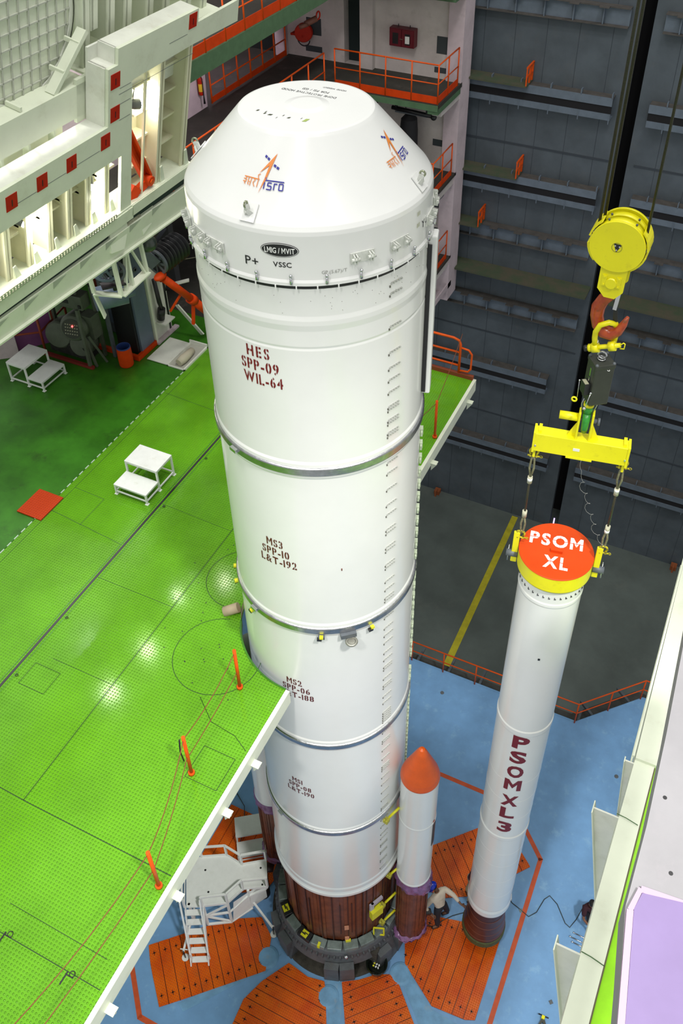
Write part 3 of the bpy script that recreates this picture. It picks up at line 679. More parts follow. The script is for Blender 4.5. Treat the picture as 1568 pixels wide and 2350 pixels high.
sbox(m,-.42,-.38,-7,2.82,1.8,2.30); sbox(m,-.42,-.38,2.8,5.37,2.24,3.55)
build('top_ledge', m, WHITE2, sp)
m = MB(); sbox(m,.0,.04,-7,3.55,.17,.42); sbox(m,.0,.04,3.52,5.5,.22,.45); sbox(m,-.5,.02,-7,5.5,.42,.46)
sprism(m, [(-7,.12),(-7,-.05),(5.5,-.56),(5.5,.02)], -.02, .04); sprism(m, [(-7,-.05),(-7,-.09),(5.5,-.60),(5.5,-.56)], -.02, .10)
build('lower_beam', m, CREAM, sp)
build('slot', sprism(MB(), [(-7,.17),(-7,.10),(5.5,.02),(5.5,.12)], -.10, -.03), mat('dark_green_slot',(.01,.03,.02),.8), sp)
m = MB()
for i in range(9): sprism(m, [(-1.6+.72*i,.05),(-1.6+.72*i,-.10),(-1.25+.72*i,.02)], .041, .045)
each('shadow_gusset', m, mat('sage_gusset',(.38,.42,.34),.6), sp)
# bays: back sheet, webs and ribs
BAY = mat('pale_yellow_bay_paint', (0.76,0.74,0.55), .5, var=.08, scale=2)
m = MB(); sbox(m,-.60,-.56,-7,3.2,.44,1.9); sbox(m,-.60,-.56,3.95,5.4,.44,3.3); build('back_sheet', m, BAY, sp)
m = MB(); y = -6.5; k = 0
while y < 3.2:
    sbox(m,-.56,-.16,y,y+.03,.46,1.75); sbox(m,-.2,-.16,y-.05,y+.08,.46,1.75); y += .50; k += 1
for y in (4.42,5.27): sbox(m,-.56,-.06,y,y+.04,.46,3.0); sbox(m,-.1,-.06,y-.05,y+.09,.46,3.0)
sbox(m,-.1,-.06,3.93,3.97,.46,2.9)
each('web', m, BAY, sp)
m = MB(); y = -6.5; k = 0
while y < 3.2: sbox(m,-.56,-.36,y,y+.5,1.02+.1*(k%2),1.06+.1*(k%2)); y += .5; k += 1
for s in (.98,1.5,2.02,2.54): sbox(m,-.56,-.30,3.97,4.42,s-.1,s-.06); sbox(m,-.56,-.30,4.46,5.27,s,s+.04)
each('rib', m, BAY, sp)
m = MB(); y = -6.4
while y < 3.1: sprism(m, [(y,.46),(y+.13,.46),(y+.02,.72),(y-.04,.70)], -.14,-.12); y += .5
for y in (4.5,5.32): sprism(m, [(y,.46),(y+.13,.46),(y+.02,.82),(y-.04,.80)], -.05,-.02)
each('corner_gusset', m, CREAM, sp)
m = MB(); y = -4.5
while y < 3.0: sbox(m,.04,.06,y,y+.035,.46,.53); y += .07
sbox(m,.04,.06,-6,3.0,.44,.46); sbox(m,.04,.06,-6,3.0,.53,.545)
build('perforated_strip', m, mat('galvanised_strip',(.55,.55,.5),.4,metal=.6), sp)
for y, s in ((.5,2.04),(1.18,2.06),(1.88,2.07),(2.75,2.09),(3.0,3.08),(3.0,2.5),(5.2,3.42),(-.2,2.04),(-.9,2.04)):
    q = build('red_square', sbox(MB(), .001,.008,y-.12,y+.12,s-.13,s+.13), RED, sp)
    q2 = build('slot_mark', sbox(MB(), .009,.011,y-.006,y+.012,s-.07,s+.04), BLACKP, q)
m = MB()
for y0, y1, s in ((.62,1.05,1.95),(1.3,1.75,1.96),(2.0,2.6,1.98),(3.12,3.42,2.9),(3.12,3.42,2.33),(3.1,3.42,2.62),(4.5,5.05,3.22),(3.1,5.3,2.8)): sbox(m,.001,.003,y0,y1,s-.003,s+.004)
each('scribe_line', m, GSTEEL, sp)
# rear framing
m = MB()
sbox(m,-.50,-.44,-7,2.86,2.40,2.76); sbox(m,-.85,-.44,-7,2.9,2.76,2.96)
sbox(m,-.50,-.44,2.6,2.9,2.30,3.05)
for y in (-.4,.3,.9,1.5,2.1): sbox(m,-.62,-.5,y,y+.05,1.9,2.4)
sbox(m,-.85,-.82,-7,2.7,1.8,2.4)
each('rear_beam', m, CREAM, sp)
m = MB()
for y, s0 in ((3.02,2.95),(3.22,3.6),(3.66,3.25),(4.12,3.05),(4.75,3.1),(5.25,3.15),(5.95,3.0),(6.5,3.0)):
    sbox(m,-1.0,-.62,y,y+.05,s0,6.5); sbox(m,-.66,-.62,y-.02,y+.16,s0,6.5)
sbox(m,-1.05,-1.0,2.9,6.8,2.9,6.5)
for s in (3.0,): sbox(m,-1.0,-.42,2.9,6.8,s,s+.04)
for y in (5.95,6.5): sbox(m,-.62,-.58,y,y+.5,4.0,4.08)
each('channel', m, CREAM, sp)
# round lattice hatch
YC, SC, RC = 1.78, 4.0, 1.22
def sl(m, prof, n=64, a0=0, a1=2*PI):
    k = len(m.v); m.lathe(prof, n=n, a0=a0, a1=a1)
    for i in range(k, len(m.v)):
        v = m.v[i]; m.v[i] = S(v.z, YC+v.x, SC+v.y)
    return m
build('hatch_disc', sl(MB(), [(0,-.80),(RC-.02,-.80),(RC-.02,-.9)]), CREAM, sp)
build('hatch_ring', sl(MB(), [(RC-.10,-.80),(RC-.10,-.77),(RC-.03,-.77),(RC-.03,-.8)]), WHITE2, sp)
build('hatch_gap', sl(MB(), [(RC-.018,-.770),(RC+.002,-.770)]), BLACKP, sp)
m = MB(); sl(m, [(RC,-.79),(RC+.09,-.79),(RC+.09,-.95)]); sbox(m,-.98,-.94,-2,3.0,2.9,6.4); build('surround', m, CREAM, sp)
m = MB(); LAT = mat('lattice_grey', (0.47,0.49,0.42), .7)
for i in range(-6, 7):
    x = i*.205; h = math.sqrt(max(0,(RC-.1)**2-x*x))
    if h > .05: sbox(m,-.80,-.775,YC+x-.012,YC+x+.012,SC-h,SC+h)
for i in range(-5, 6):
    x = i*.235; h = math.sqrt(max(0,(RC-.1)**2-x*x))
    if h > .05: sbox(m,-.80,-.775,YC-h,YC+h,SC+x-.012,SC+x+.012)
build('lattice', m, LAT, sp)
m = MB()
m.beam(S(-.56,2.90,3.76), S(-.56,2.10,2.97), .02, .16, up=tuple(S(1,0,0)-S(0,0,0))); m.beam(S(-.48,2.92,3.74), S(-.48,2.12,2.95), .085, .02, up=tuple(S(1,0,0)-S(0,0,0)))
for y, s in ((1.35,2.97),(2.95,4.35),(.85,2.97),(2.35,3.2),(2.72,3.55)): sbox(m,-.76,-.48,y,y+.04,s,s+.07)
each('diagonal_brace', m, CREAM, sp)
# flood lamps in the bays
def bay_lamp(p, label, power, d=(0.55,0.3,-0.35)):
    p = Vector(p); d = Vector(d).normalized(); g = thing('flood_lamp', label, 'lamp', p)
    q = d.to_track_quat('Z','Y').to_matrix().to_4x4(); ax = Matrix.Translation(p) @ q
    build('housing', MB().lathe([(0,-.22),(.07,-.2),(.09,-.1),(.09,.0),(0,.0)], axis=ax, n=24), GSTEEL, g)
    build('lens', MB().lathe([(0,.001),(.085,.0),(.08,.06),(.05,.1),(0,.11)], axis=ax, n=24), EMIT, g)
    build('cable', MB().tube([p+Vector((-.05,-.12,.05)),p+Vector((-.02,-.05,.28)),p+Vector((.0,.14,.3)),p+Vector((0,.2,.1))],.008,6), CABLE, g)
    L = bpy.data.lights.new('bay_light','POINT'); L.energy = power; L.shadow_soft_size = .13; L.color = (1,.97,.80)
    o = bpy.data.objects.new('bay_light', L); col.objects.link(o); o.location = p+d*.24
bay_lamp(S(-.30,4.12,2.12), 'glaring round floodlight with looped cable in the tall bay', 30, (0.4,.8,-.2))
bay_lamp(S(-.30,1.05,1.25), 'glaring floodlight in the long lower row of bays', 45)
bay_lamp(S(-.34,2.75,1.1), 'bright lamp in the last low bay next to the white post', 45, (.2,-.3,-.6))
bay_lamp(S(-.34,-.25,1.2), 'floodlight at the left edge of the long row of bays', 40)
# orange hydraulic arm
g = thing('hydraulic_arm', 'bright orange hydraulic arm hinged behind the white post', 'hydraulic arm', (-6.2,4.2,16.4))
build('arm', MB().beam(S(-.20,3.60,2.0), S(-.14,4.30,.66), .05,.10,up=(1,0,0)).beam(S(-.20,3.50,1.75), S(-.14,4.18,.52), .05,.10,up=(1,0,0)).beam(S(-.26,3.55,1.9), S(-.20,4.25,.60), .18,.03,up=(1,0,0)), REDO, g, bevel=.01)
build('clevis', MB().cyl(S(-.22,4.22,.60), S(-.04,4.22,.60),.10,24).beam(S(-.14,3.75,.46), S(-.14,4.25,.58),.10,.14), REDO, g)
build('pin', MB().cyl(S(-.04,4.22,.60), S(-.02,4.22,.60),.05), ORANGE, g)
build('base_block', MB().beam(S(-.14,3.55,.35), S(-.14,3.85,.62),.14,.2), REDO, g)

# sheave beneath: pulley cage and winch
g = thing('pulley_cage', 'white truss cage with grey pulley wheels hanging below the stowed platform', 'pulley', (-6.1,3.6,14.5))
def Lx(a): return Vector(a)
top = [(-6.1,2.72,15.72),(-6.1,4.00,15.68),(-6.1,4.86,16.0)]
m = MB()
A = Vector((-6.0,3.08,15.56)); Bv = Vector((-6.0,3.92,15.58)); Cc = Vector((-6.0,3.12,14.62)); D = Vector((-6.0,3.98,14.68)); Ev = Vector((-6.35,2.72,15.56)); Fv = Vector((-6.35,2.78,14.78))
dx = Vector((-.0,-.35,.12))
A2 = Vector((-5.95,2.85,15.66)); 
m.beam(A,Cc,.09,.05).beam(Bv,D,.08,.05).beam(A.lerp(Bv,.48),Cc.lerp(D,.18),.07,.04).beam(A.lerp(Bv,.48),Cc.lerp(D,.42),.09,.05).beam(A.lerp(Bv,.55),D.lerp(Cc,.06),.05,.04).beam(Ev,Fv,.08,.05).beam(Fv,Fv+Vector((.1,.05,-.55)),.14,.03)
m.beam(Fv,Cc,.16,.03).beam(Cc,D,.20,.03).beam(A,Bv,.1,.03).beam(Ev,A,.12,.03)
each('truss', m, CREAM, g)
build('top_plate', MB().prism([(-6.4,2.65),(-5.95,3.0),(-5.95,4.0),(-6.5,4.3)],15.60,15.63), mat('dusty_black_plate',(.03,.026,.018),.9), g)
build('side_plate', MB().prism([(2.85,15.75),(3.22,15.66),(3.42,16.0),(3.4,16.3),(2.9,16.1)], -5.82,-5.78,'yz').prism([(3.86,15.62),(4.15,15.72),(4.3,16.1),(4.15,16.4),(3.8,16.2)], -5.86,-5.82,'yz'), CREAM, g)
build('drum', MB().cyl((-5.9,3.42,15.98),(-5.9,3.85,15.98),.13,20), mat('rope_wrapped_cream',(.5,.5,.36),.5,var=.4,scale=20), g)
def wheel(c, r, wd, axis, m_, parent, name='pulley_wheel', spokes=6):
    ax = Matrix.Translation(c) @ Vector(axis).to_track_quat('Z','Y').to_matrix().to_4x4()
    w_ = build(name, MB().lathe([(r*.82,-wd/2),(r,-wd/2),(r*.93,0),(r,wd/2),(r*.82,wd/2),(r*.82,-wd/2)], axis=ax, n=40), m_, parent)
    mm = MB().lathe([(0,-wd*.7),(r*.28,-wd*.7),(r*.28,wd*.7),(0,wd*.7)], axis=ax, n=20)
    for i in range(spokes):
        a = 2*PI*i/spokes; mm.beam(ax @ Vector((0,0,0)), ax @ Vector((r*.85*math.cos(a), r*.85*math.sin(a),0)), wd*.5, r*.2)
    build('hub_and_spokes', mm, m_, w_)
wheel((-6.28,3.12,15.18), .29, .10, (.45,-.88,.1), PANELG, g)
wheel((-6.15,3.20,15.08), .23, .08, (.45,-.88,.1), GSTEEL, g)
build('rope_guard', MB().torus((-6.34,3.22,15.18),.31,.02,'y'), BLACKP, g)
build('lower_bracket', MB().beam((-6.35,3.0,14.80),(-6.05,3.35,14.80),.25,.03).cyl((-6.2,3.2,14.65),(-6.2,3.2,14.80),.04), BLACKP, g)
build('motor_can', MB().cyl((-6.75,3.15,14.3),(-6.35,3.65,14.3),.24,24).cyl((-6.5,3.5,14.25),(-6.35,3.85,14.25),.14,20), PANELG, g)
# black cable reel
g = thing('cable_reel', 'dark grey multi-groove rope drum right of the pulley cage', 'cable reel', (-6.4,5.6,14.0))
axd = Vector((.10,.99,.06)).normalized(); c0 = Vector((-6.4,4.80,14.36))
wheel(c0, .29, .06, axd, GSTEEL, g, 'end_wheel', 8)
for i in range(7):
    ax = Matrix.Translation(c0+axd*(.10+.105*i)) @ axd.to_track_quat('Z','Y').to_matrix().to_4x4()
    build('groove_ring', MB().lathe([(.25,-.04),(.315,0),(.25,.04)], axis=ax, n=40), BLACKP, g)
build('core', MB().cyl(c0, c0+axd*.8, .25, 32), mat('reel_core',(.02,.022,.022),.5), g)
build('side_cheek', MB().beam(c0+Vector((.05,-.08,-.02)), c0+Vector((-.35,-.25,.45)), .04, .30, up=(0,0,1)), GSTEEL, g)
g = thing('drive_motor', 'dark round motor casing with pale fittings between the cage and the rope drum', 'motor', (-6.3,4.75,15.0))
build('casing', MB().ball((-6.2,4.38,15.08),.20,14,(1,1,.95)).cyl((-6.35,4.4,15.1),(-6.35,4.75,15.2),.19,20), mat('dark_green_casing',(.035,.05,.04),.3,coat=.4), g)
build('junction', MB().box((-6.45,4.5,15.28),(-6.2,4.85,15.46)).ball((-6.3,4.6,15.45),.09,8), mat('worn_cream_steel',(.42,.44,.34),.5,var=.4,scale=9), g)
build('drive_mount', MB().prism([(4.85,15.25),(5.25,15.3),(5.5,14.75),(5.1,14.6)],-6.6,-6.56,'yz'), mat('slate_plate',(.05,.055,.07),.6), g)
build('pale_post', MB().beam((-6.7,4.95,15.2),(-6.7,5.1,15.7),.16,.05), CREAM, g)
# wire ropes running from sheave
for a, b_, lab in (((-6.4,3.19,15.32),(-6.4,-1.4,15.05),'dark wire rope running down left from the pulley cage'),((-6.3,5.5,14.4),(-5.9,11.0,12.5),'upper thin wire rope running right from the rope drum'),((-6.3,5.4,14.1),(-5.9,10.8,12.0),'lower thin wire rope running right from the rope drum')):
    o = build('wire_rope', MB().tube([a,b_],.013,6), ROPE); tag(o, lab, 'rope')
# tower column box: panel, black side, white column
g = thing('winch_column', 'tall blue-grey panelled winch column with black side on a red kerb', 'column', (-7.6,5.15,ZP))
build('panel', MB().box((-7.44,4.95,ZP+.1),(-7.38,5.42,14.2)), PANELG, g)
build('side', MB().box((-8.0,4.88,ZP+.1),(-7.44,5.42,14.2)), BLACKP, g)
build('kerb', MB().box((-9.4,4.72,ZP),(-7.33,4.80,ZP+.12)).box((-7.41,4.8,ZP),(-7.33,5.45,ZP+.12)), REDO, g)
build('port', MB().lathe([(.03,-7.36),(.06,-7.36),(.06,-7.38),(0,-7.38)], axis=Matrix.Translation((0,5.2,13.7)) @ Matrix(((0,0,1,0),(1,0,0,0),(0,1,0,0),(0,0,0,1))), n=20), GSTEEL, g)
g = thing('white_post', 'white boxed post carrying a small extinguisher and black strut', 'column', (-7.6,5.8,ZP))
build('post', MB().box((-8.0,5.46,ZP),(-7.40,6.18,14.4)), WHITE2, g)
build('edge_angle', MB().box((-7.40,5.46,ZP),(-7.34,5.52,14.4)), CREAM, g)
build('base_channel', MB().box((-7.40,5.45,ZP),(-7.28,6.3,ZP+.05)), PINKW, g)
build('black_strip', MB().box((-7.40,6.08,ZP),(-7.385,6.14,14.0)), BLACKP, g)
build('strut', MB().tube([(-7.3,5.68,13.2),(-7.25,5.68,12.6),(-7.22,5.7,12.35)],[.05,.055,.04],10).cyl((-7.3,5.7,12.1),(-7.25,5.72,12.4),.09), BLACKP, g)
build('shelf_bracket', MB().box((-7.4,5.6,12.0),(-7.12,6.0,12.03)), WHITE2, g)
build('sticker', MB().box((-7.40,5.56,13.78),(-7.335,5.70,14.0)), mat('yellow_sticker',(.7,.55,.02),.6), g)
extinguisher('fire_extinguisher', 'small red and yellow extinguisher on the white post beside the rope drum', (-7.30,5.95,13.0), .42, .06)
o = build('white_plank', MB().beam((-7.05,6.05,12.35),(-6.5,6.15,11.60),.16,.03,up=(.3,1,.2)), WHITE2); tag(o, 'white plank leaning against the white post above the floor hatch', 'plank')
o = build('white_ledge', MB().beam((-7.3,6.2,12.75),(-6.9,6.45,12.85),.12,.03), WHITE2); tag(o, 'small white shelf bar sticking out right of the white post', 'bracket')
g = thing('hydraulic_ram', 'orange hydraulic ram slanting down behind the rocket from the rope drum', 'hydraulic ram', (-6.3,6.6,12.6))
build('barrel', MB().cyl((-6.3,4.8,14.0),(-6.3,5.75,12.85),.085,20), REDO, g)
build('rod', MB().cyl((-6.3,5.7,12.9),(-6.3,6.3,12.15),.10,16), REDO, g)
build('collar', MB().cyl((-6.3,5.62,13.0),(-6.3,5.75,12.85),.12,20).ball((-6.3,4.72,14.08),.11,8,(1,1.6,.7)), REDO, g)
build('stand', MB().beam((-6.3,5.7,12.8),(-6.3,5.6,12.3),.06).beam((-6.3,5.35,13.3),(-6.5,5.1,12.9),.04), REDO, g)
g = thing('valve_manifold', 'cluster of orange pipes and valves behind the upper left of the rocket body', 'pipework', (-5.4,7.6,13.0))
m = MB()
for i in range(5): m.tube([(-5.75+.18*i,7.4,13.6),(-5.75+.18*i,7.4,12.9),(-5.6+.18*i,7.5,12.9)],.035,8)
for z in (13.5,13.2,12.95): m.tube([(-5.9,7.35,z),(-4.8,7.45,z)],.03,8)
build('pipes', m, REDO, g)
build('base', MB().box((-6.0,7.2,12.3),(-4.7,7.7,12.35)), GSTEEL, g)
# dark hall floor behind tower deck
# starter cabinet with drums (left)
g = thing('drum_cabinet', 'grey-green electrical cabinet with round drum covers and a red indicator light', 'cabinet', (-8.85,4.35,ZP))
each('frame_post', MB().beam((-8.2,4.05,ZP),(-8.2,4.05,13.1),.07).beam((-8.0,4.4,ZP),(-8.2,4.2,12.3),.05).beam((-8.2,4.6,ZP),(-8.2,4.6,13.4),.07).beam((-9.5,4.6,ZP),(-9.5,4.6,13),.07).beam((-8.1,4.15,ZP+.0),(-8.25,4.1,12.4),.05), GGREEN, g)
build('kerb', MB().box((-9.6,4.0,ZP),(-8.1,4.08,ZP+.07)), mat('dark_red_kerb',(.22,.02,.015),.6), g)
yv = lambda x, y, z: Matrix.Translation((x,y,z)) @ Matrix.Rotation(math.radians(76),4,'X') @ Matrix.Rotation(math.radians(14),4,'Y')
for (x, z, r, dp) in ((-9.12,12.05,.33,.45),(-8.52,11.92,.28,.4)):
    build('drum_cover', MB().lathe([(0,dp/2+.01),(r*.2,dp/2+.01),(r*.9,dp/2),(r,dp/2-.04),(r,-dp/2),(0,-dp/2)], axis=yv(x,4.35,z), n=36), GGREEN, g)
build('meter_head', MB().lathe([(0,.2),(.25,.2),(.30,.17),(.33,.1),(.33,-.25),(0,-.25)], axis=yv(-8.55,4.25,12.45), n=36).box((-8.42,4.3,12.15),(-8.12,4.6,12.75)), GGREEN, g)
q = build('meter_face', MB().lathe([(0,.21),(.24,.21)], axis=yv(-8.55,4.25,12.45), n=36), mat('meter_face',(.03,.035,.025),.5), g)
mm = MB(); axm = yv(-8.55,4.25,12.45)
for r_i in range(4):
    for c_i in range(6): mm.add([axm @ Vector((-.16+.055*c_i+dx_, -.14+.075*r_i+dy_, .213)) for dx_,dy_ in ((0,0),(.03,0),(.03,.03),(0,.03))], [(0,1,2,3)])
build('gauges', mm, mat('gauge_grey',(.3,.3,.22),.5), q)
build('red_light', MB().ball(axm @ Vector((.02,.07,.22)), .022, 8), LEDR, g)
build('cable_bunch', MB().box((-9.4,4.15,ZP+.1),(-8.3,4.5,ZP+.42)), mat('cable_bunch_black',(.02,.02,.018),.8,bump=1,bscale=20,var=.8,scale=12), g)
build('switch_box', MB().cbox((-8.62,4.45,13.05),(.62,.32,.36),math.radians(4)), GGREEN, g, bevel=.02)
build('box_panel', MB().cbox((-8.75,4.28,13.05),(.20,.02,.09),math.radians(4)).cbox((-8.36,4.29,12.98),(.06,.02,.08),math.radians(4)), BLACKP, g)
each('box_fittings', MB().cyl((-8.8,4.4,13.2),(-8.8,4.4,13.3),.045).cyl((-8.65,4.4,13.2),(-8.65,4.4,13.3),.045).cyl((-8.5,4.4,13.2),(-8.5,4.4,13.3),.045), GGREEN, g)
# orange frame rails and magenta / white covers at the far left
railing('guard_rail', 'dull orange frame rail at the left edge behind the grey step stool', [(-10.6,3.3,ZP),(-9.55,4.1,ZP),(-9.75,5.2,ZP)], h=1.1, spacing=.7, m=mat('dull_rust_rail',(.30,.05,.02),.6), r=.03)
railing('guard_rail', 'dull orange rail running behind the drum cabinet under the stowed platform', [(-9.9,4.6,ZP+.3),(-9.9,7.5,ZP+.3)], h=1.3, spacing=.9, m=MATS['dull_rust_rail'], r=.03)
o = build('magenta_cover', MB().cbox((-10.0,4.15,ZP+.52),(.06,1.1,1.05),math.radians(-38)), MAGENTA); tag(o, 'magenta sheet hung behind the orange frame rail at the left', 'sheet')
o = build('white_board', MB().cbox((-10.35,3.45,ZP+.42),(.05,.9,.85),math.radians(-52)), PINKW); tag(o, 'pale board behind the orange frame rail at the far left edge', 'board')
o = build('lilac_board', MB().box((-8.95,5.6,12.6),(-8.85,6.2,14.8)), mat('lilac_panel_paint',(.36,.28,.36),.7)); tag(o, 'dim lilac board behind the pulley cage', 'board')
g = thing('grey_cabinet', 'dim grey cabinet row behind the orange barrel', 'cabinet', (-8.4,5.6,ZP))
build('body', MB().box((-8.8,5.45,ZP),(-8.0,5.9,13.3)), GSTEEL, g); build('door', MB().box((-8.6,5.42,11.8),(-8.2,5.45,12.6)), PANELG, g)
build('pole', MB().beam((-7.95,4.65,ZP),(-7.95,4.65,14.0),.07), GSTEEL, g)
struct('wall_tower_back', MB().box((-12.5,7.6,ZP),(-8.2,7.8,14.78)), mat('dim_grey_wall',(.05,.05,.055),.8))

# ================================================================ BIG ROCKET STAGE
rk = thing('rocket_stage', 'giant white segmented rocket stage standing on a grey pedestal under a flat-topped hood', 'rocket', (0,0,1.05))
RB = 1.40
def segment(z0, z1, name='casing_segment'):
    return build(name, MB().lathe([(RB+.012,z0),(RB+.012,z0+.10),(RB,z0+.14),(RB,z1-.16),(RB+.012,z1-.12),(RB+.012,z1)], n=160), WHITE, rk)
zs = [3.85, 6.70, 9.86, 13.12, 16.39, 19.14]
segment(3.85+.0, 6.70); segment(6.70, 9.86); segment(9.86, 13.12); segment(13.12, 16.39)
build('head_end_segment', MB().lathe([(RB+.012,16.39),(RB+.012,16.49),(RB,16.53),(RB,18.25),(RB-.006,18.28),(RB,18.31),(RB+.0,18.52),(RB+.010,18.60),(RB+.010,18.66),(RB,18.72),(RB,19.1),(1.39,19.14)], n=160), WHITE, rk)
for i, z in enumerate(zs[1:5]):
    b_ = build('joint_band', MB().lathe([(1.405,z-.07),(1.436,z-.07),(1.440,z-.06),(1.440,z+.035),(1.425,z+.05),(1.405,z+.05)], n=160), FOIL, rk)
    # clamp screw
    a = math.radians(-112); build('band_clamp', MB().cbox((1.46*math.cos(a),1.46*math.sin(a),z),(.06,.12,.05), a), STEEL, b_)
build('base_flange', MB().lathe([(RB,4.2),(1.415,4.15),(1.415,4.03),(1.43,3.98),(1.445,3.95),(1.445,3.86),(1.42,3.85),(1.2,3.85)], n=160), WHITE, rk)
# brown ribbed aft skirt
m = MB(); prof = []
n = 96; vs = []; fs = []
rng = random.Random(3)
lev = [rng.choice((0,.012,.022,.03)) for _ in range(n)]
for j in range(n):
    a0 = 2*PI*j/n; a1 = 2*PI*(j+1)/n; r = 1.29+lev[j]
    m.add([(r*math.cos(a0),r*math.sin(a0),1.15),(r*math.cos(a1),r*math.sin(a1),1.15),((r+.03)*math.cos(a1),(r+.03)*math.sin(a1),3.86),((r+.03)*math.cos(a0),(r+.03)*math.sin(a0),3.86)], [(0,1,2,3)])
    r2 = 1.29+lev[(j+1)%n]
    m.add([(r*math.cos(a1),r*math.sin(a1),1.15),(r2*math.cos(a1),r2*math.sin(a1),1.15),((r2+.03)*math.cos(a1),(r2+.03)*math.sin(a1),3.86),((r+.03)*math.cos(a1),(r+.03)*math.sin(a1),3.86)], [(0,1,2,3)])
sk = build('aft_skirt', m, BROWN, rk)
m = MB()
for j in range(0, n):
    if rng.random() < .45:
        a = 2*PI*j/n; z0_ = rng.choice((1.15,1.15,1.6)); z1_ = rng.choice((3.84,3.84,3.2)); r = 1.325
        m.beam((r*math.cos(a),r*math.sin(a),z0_),((r+.03)*math.cos(a),(r+.03)*math.sin(a),z1_),.022,.02,up=(math.cos(a),math.sin(a),0))
build('skirt_ribs', m, BROWND, sk)
# attachments on the skirt
YC2 = mat('bright_yellow_fitting',(.75,.72,.02),.4)
def polar(r, a, z): a = math.radians(a); return Vector((r*math.cos(a), r*math.sin(a), z))
def pbox(m, r, a, z, size): m.cbox(polar(r,a,z), size, math.radians(a)); return m
build('yellow_cover', pbox(MB(),1.42,-29,2.35,(.12,.30,.34)), YC2, sk)
each('cover_hatch', pbox(pbox(MB(),1.38,-33,2.55,(.05,.10,.5)),1.38,-27,2.75,(.06,.3,.10)), mat('lilac_grey_metal',(.45,.42,.5),.4), sk)
each('small_decal', pbox(pbox(MB(),1.345,-58,1.95,(.01,.10,.22)),1.345,-58,1.35,(.03,.10,.16)), mat('peach_patch',(.62,.28,.16),.6), sk)
build('yellow_strap', pbox(MB(),1.36,-57,1.25,(.05,.12,.10)), YC2, sk)
# dome hood
hd = build('dome_hood', MB().lathe([(1.445,19.14),(1.445,19.18),(1.425,19.20),(1.42,19.72),(1.412,19.765),(1.385,19.81),(.775,20.505),(.745,20.535),(.715,20.542),(.25,20.546),(.2,20.556),(.17,20.562),(0,20.562)], n=180), WHITE, rk)
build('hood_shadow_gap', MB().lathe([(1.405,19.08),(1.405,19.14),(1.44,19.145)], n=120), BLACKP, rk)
m = MB()
for k in range(40): pbox(m,1.447,k*9+3,19.115,(.006,.015,.05))
each('hood_lugs', m, WHITE, hd)
m = MB()
for k in range(24):
    a = k*15+4; m.cyl(polar(1.455,a,19.17),polar(1.455,a,19.25),.017,8); m.ball(polar(1.46,a,19.27),.02,5)
each('hood_bolts', m, STEEL, hd)
m = MB()
for k in range(60):
    a = rng.uniform(-160,40); m.ball(polar(1.401,a,rng.uniform(18.75,19.0)),.004,4)
build('rivet_specks', m, mat('speck_grey',(.25,.25,.22),.7), rk)
# clevis brackets around the hood
CLV = mat('clevis_grey_white',(.70,.72,.67),.4,var=.2,scale=15)
for a in (-121,-108.3,-137,-40.0,-20.2,8,27):
    c_ = build('clevis_bracket', pbox(MB(),1.426,a,19.42,(.012,.28,.12)), CLV, hd)
    m = MB()
    for da in (-3.6,3.6):
        for e in (-.6,.6): m.beam(polar(1.43,a+da+e,19.42),polar(1.49,a+da+e,19.41),.010,.10)
        m.cyl(polar(1.475,a+da-1.8,19.42),polar(1.475,a+da+1.8,19.42),.02,8)
    each('clevis_ear', m, CLV, c_)
# lifting lugs on cone
for a, zc in ((-90,19.885),(2.5,19.885),(-167,19.90),(110,19.885)):
    r = 1.42-(zc-19.78)/.76*.68
    ax = Matrix.Translation(polar(r,a,zc)) @ Matrix.Rotation(math.radians(a),4,'Z') @ Matrix.Rotation(-math.radians(41.8),4,'Y')
    # local x = outward normal-ish
    def P(x,y,z): return ax @ Vector((x,y,z))
    m = MB(); n0 = len(m.v); m.box((.0,-.085,-.10),(.012,.085,.10)); 
    for i in range(n0,len(m.v)): m.v[i] = ax @ m.v[i]
    lg = build('lifting_pad', m, WHITE, hd)
    m = MB().beam(P(.0,-.01,.0),P(.09,-.01,.05),.03,.06).beam(P(.0,-.05,-.02),P(.06,-.02,.0),.012,.05).beam(P(0,.04,-.02),P(.06,0,0),.012,.05)
    build('lifting_eye', m, CLV, lg)
    m = MB(); tq = [P(.10+.03*math.cos(t),-.01,.055+.03*math.sin(t)) for t in [2*PI*i/12 for i in range(13)]]
    build('eye_ring', m.tube(tq,.012,6), mat('greenish_steel',(.30,.33,.22),.35,metal=.7), lg)
# lettering on the hood and segments
def line(txt, fn_r, a, z, h, m_, parent, name='lettering', **k):
    bm, W = text2d(txt, h=h, **k)
    return decal(name, bm, on_cyl(0,0,fn_r,a,z), m_, parent, step=.05)
line('HES',RB,-96.8,18.07,.155,TXTR,rk,gap=.24,bold=.035,stencil=.10,wide=.70)
line('SPP-09',RB,-100.6,17.87,.155,TXTR,rk,gap=.13,bold=.035,stencil=.10,wide=.70)
line('WIL-64',RB,-100.0,17.67,.155,TXTR,rk,gap=.13,bold=.035,stencil=.10,wide=.66)
DTX = mat('dark_brown_stencil',(.10,.010,.008),.5)
for (t3, a3, z3, sc3) in ((('MS3','SPP-10','L&T-192'),(-97,-100.6,-102),14.80,.15),(('MS2','SPP-06','L&T-188'),(-92.5,-96.0,-97.4),11.55,.15),(('MS1','SPP-08','L&T-190'),(-96.5,-100.1,-101.5),8.33,.145)):
    for k_, t_ in enumerate(t3): line(t_,RB,a3[k_],z3-.185*k_,sc3,DTX,rk,gap=.14,bold=.035,stencil=.09,wide=.68)
line('P+',1.425,-91.5,19.325,.11,TXTK,hd,gap=.14,bold=.005)
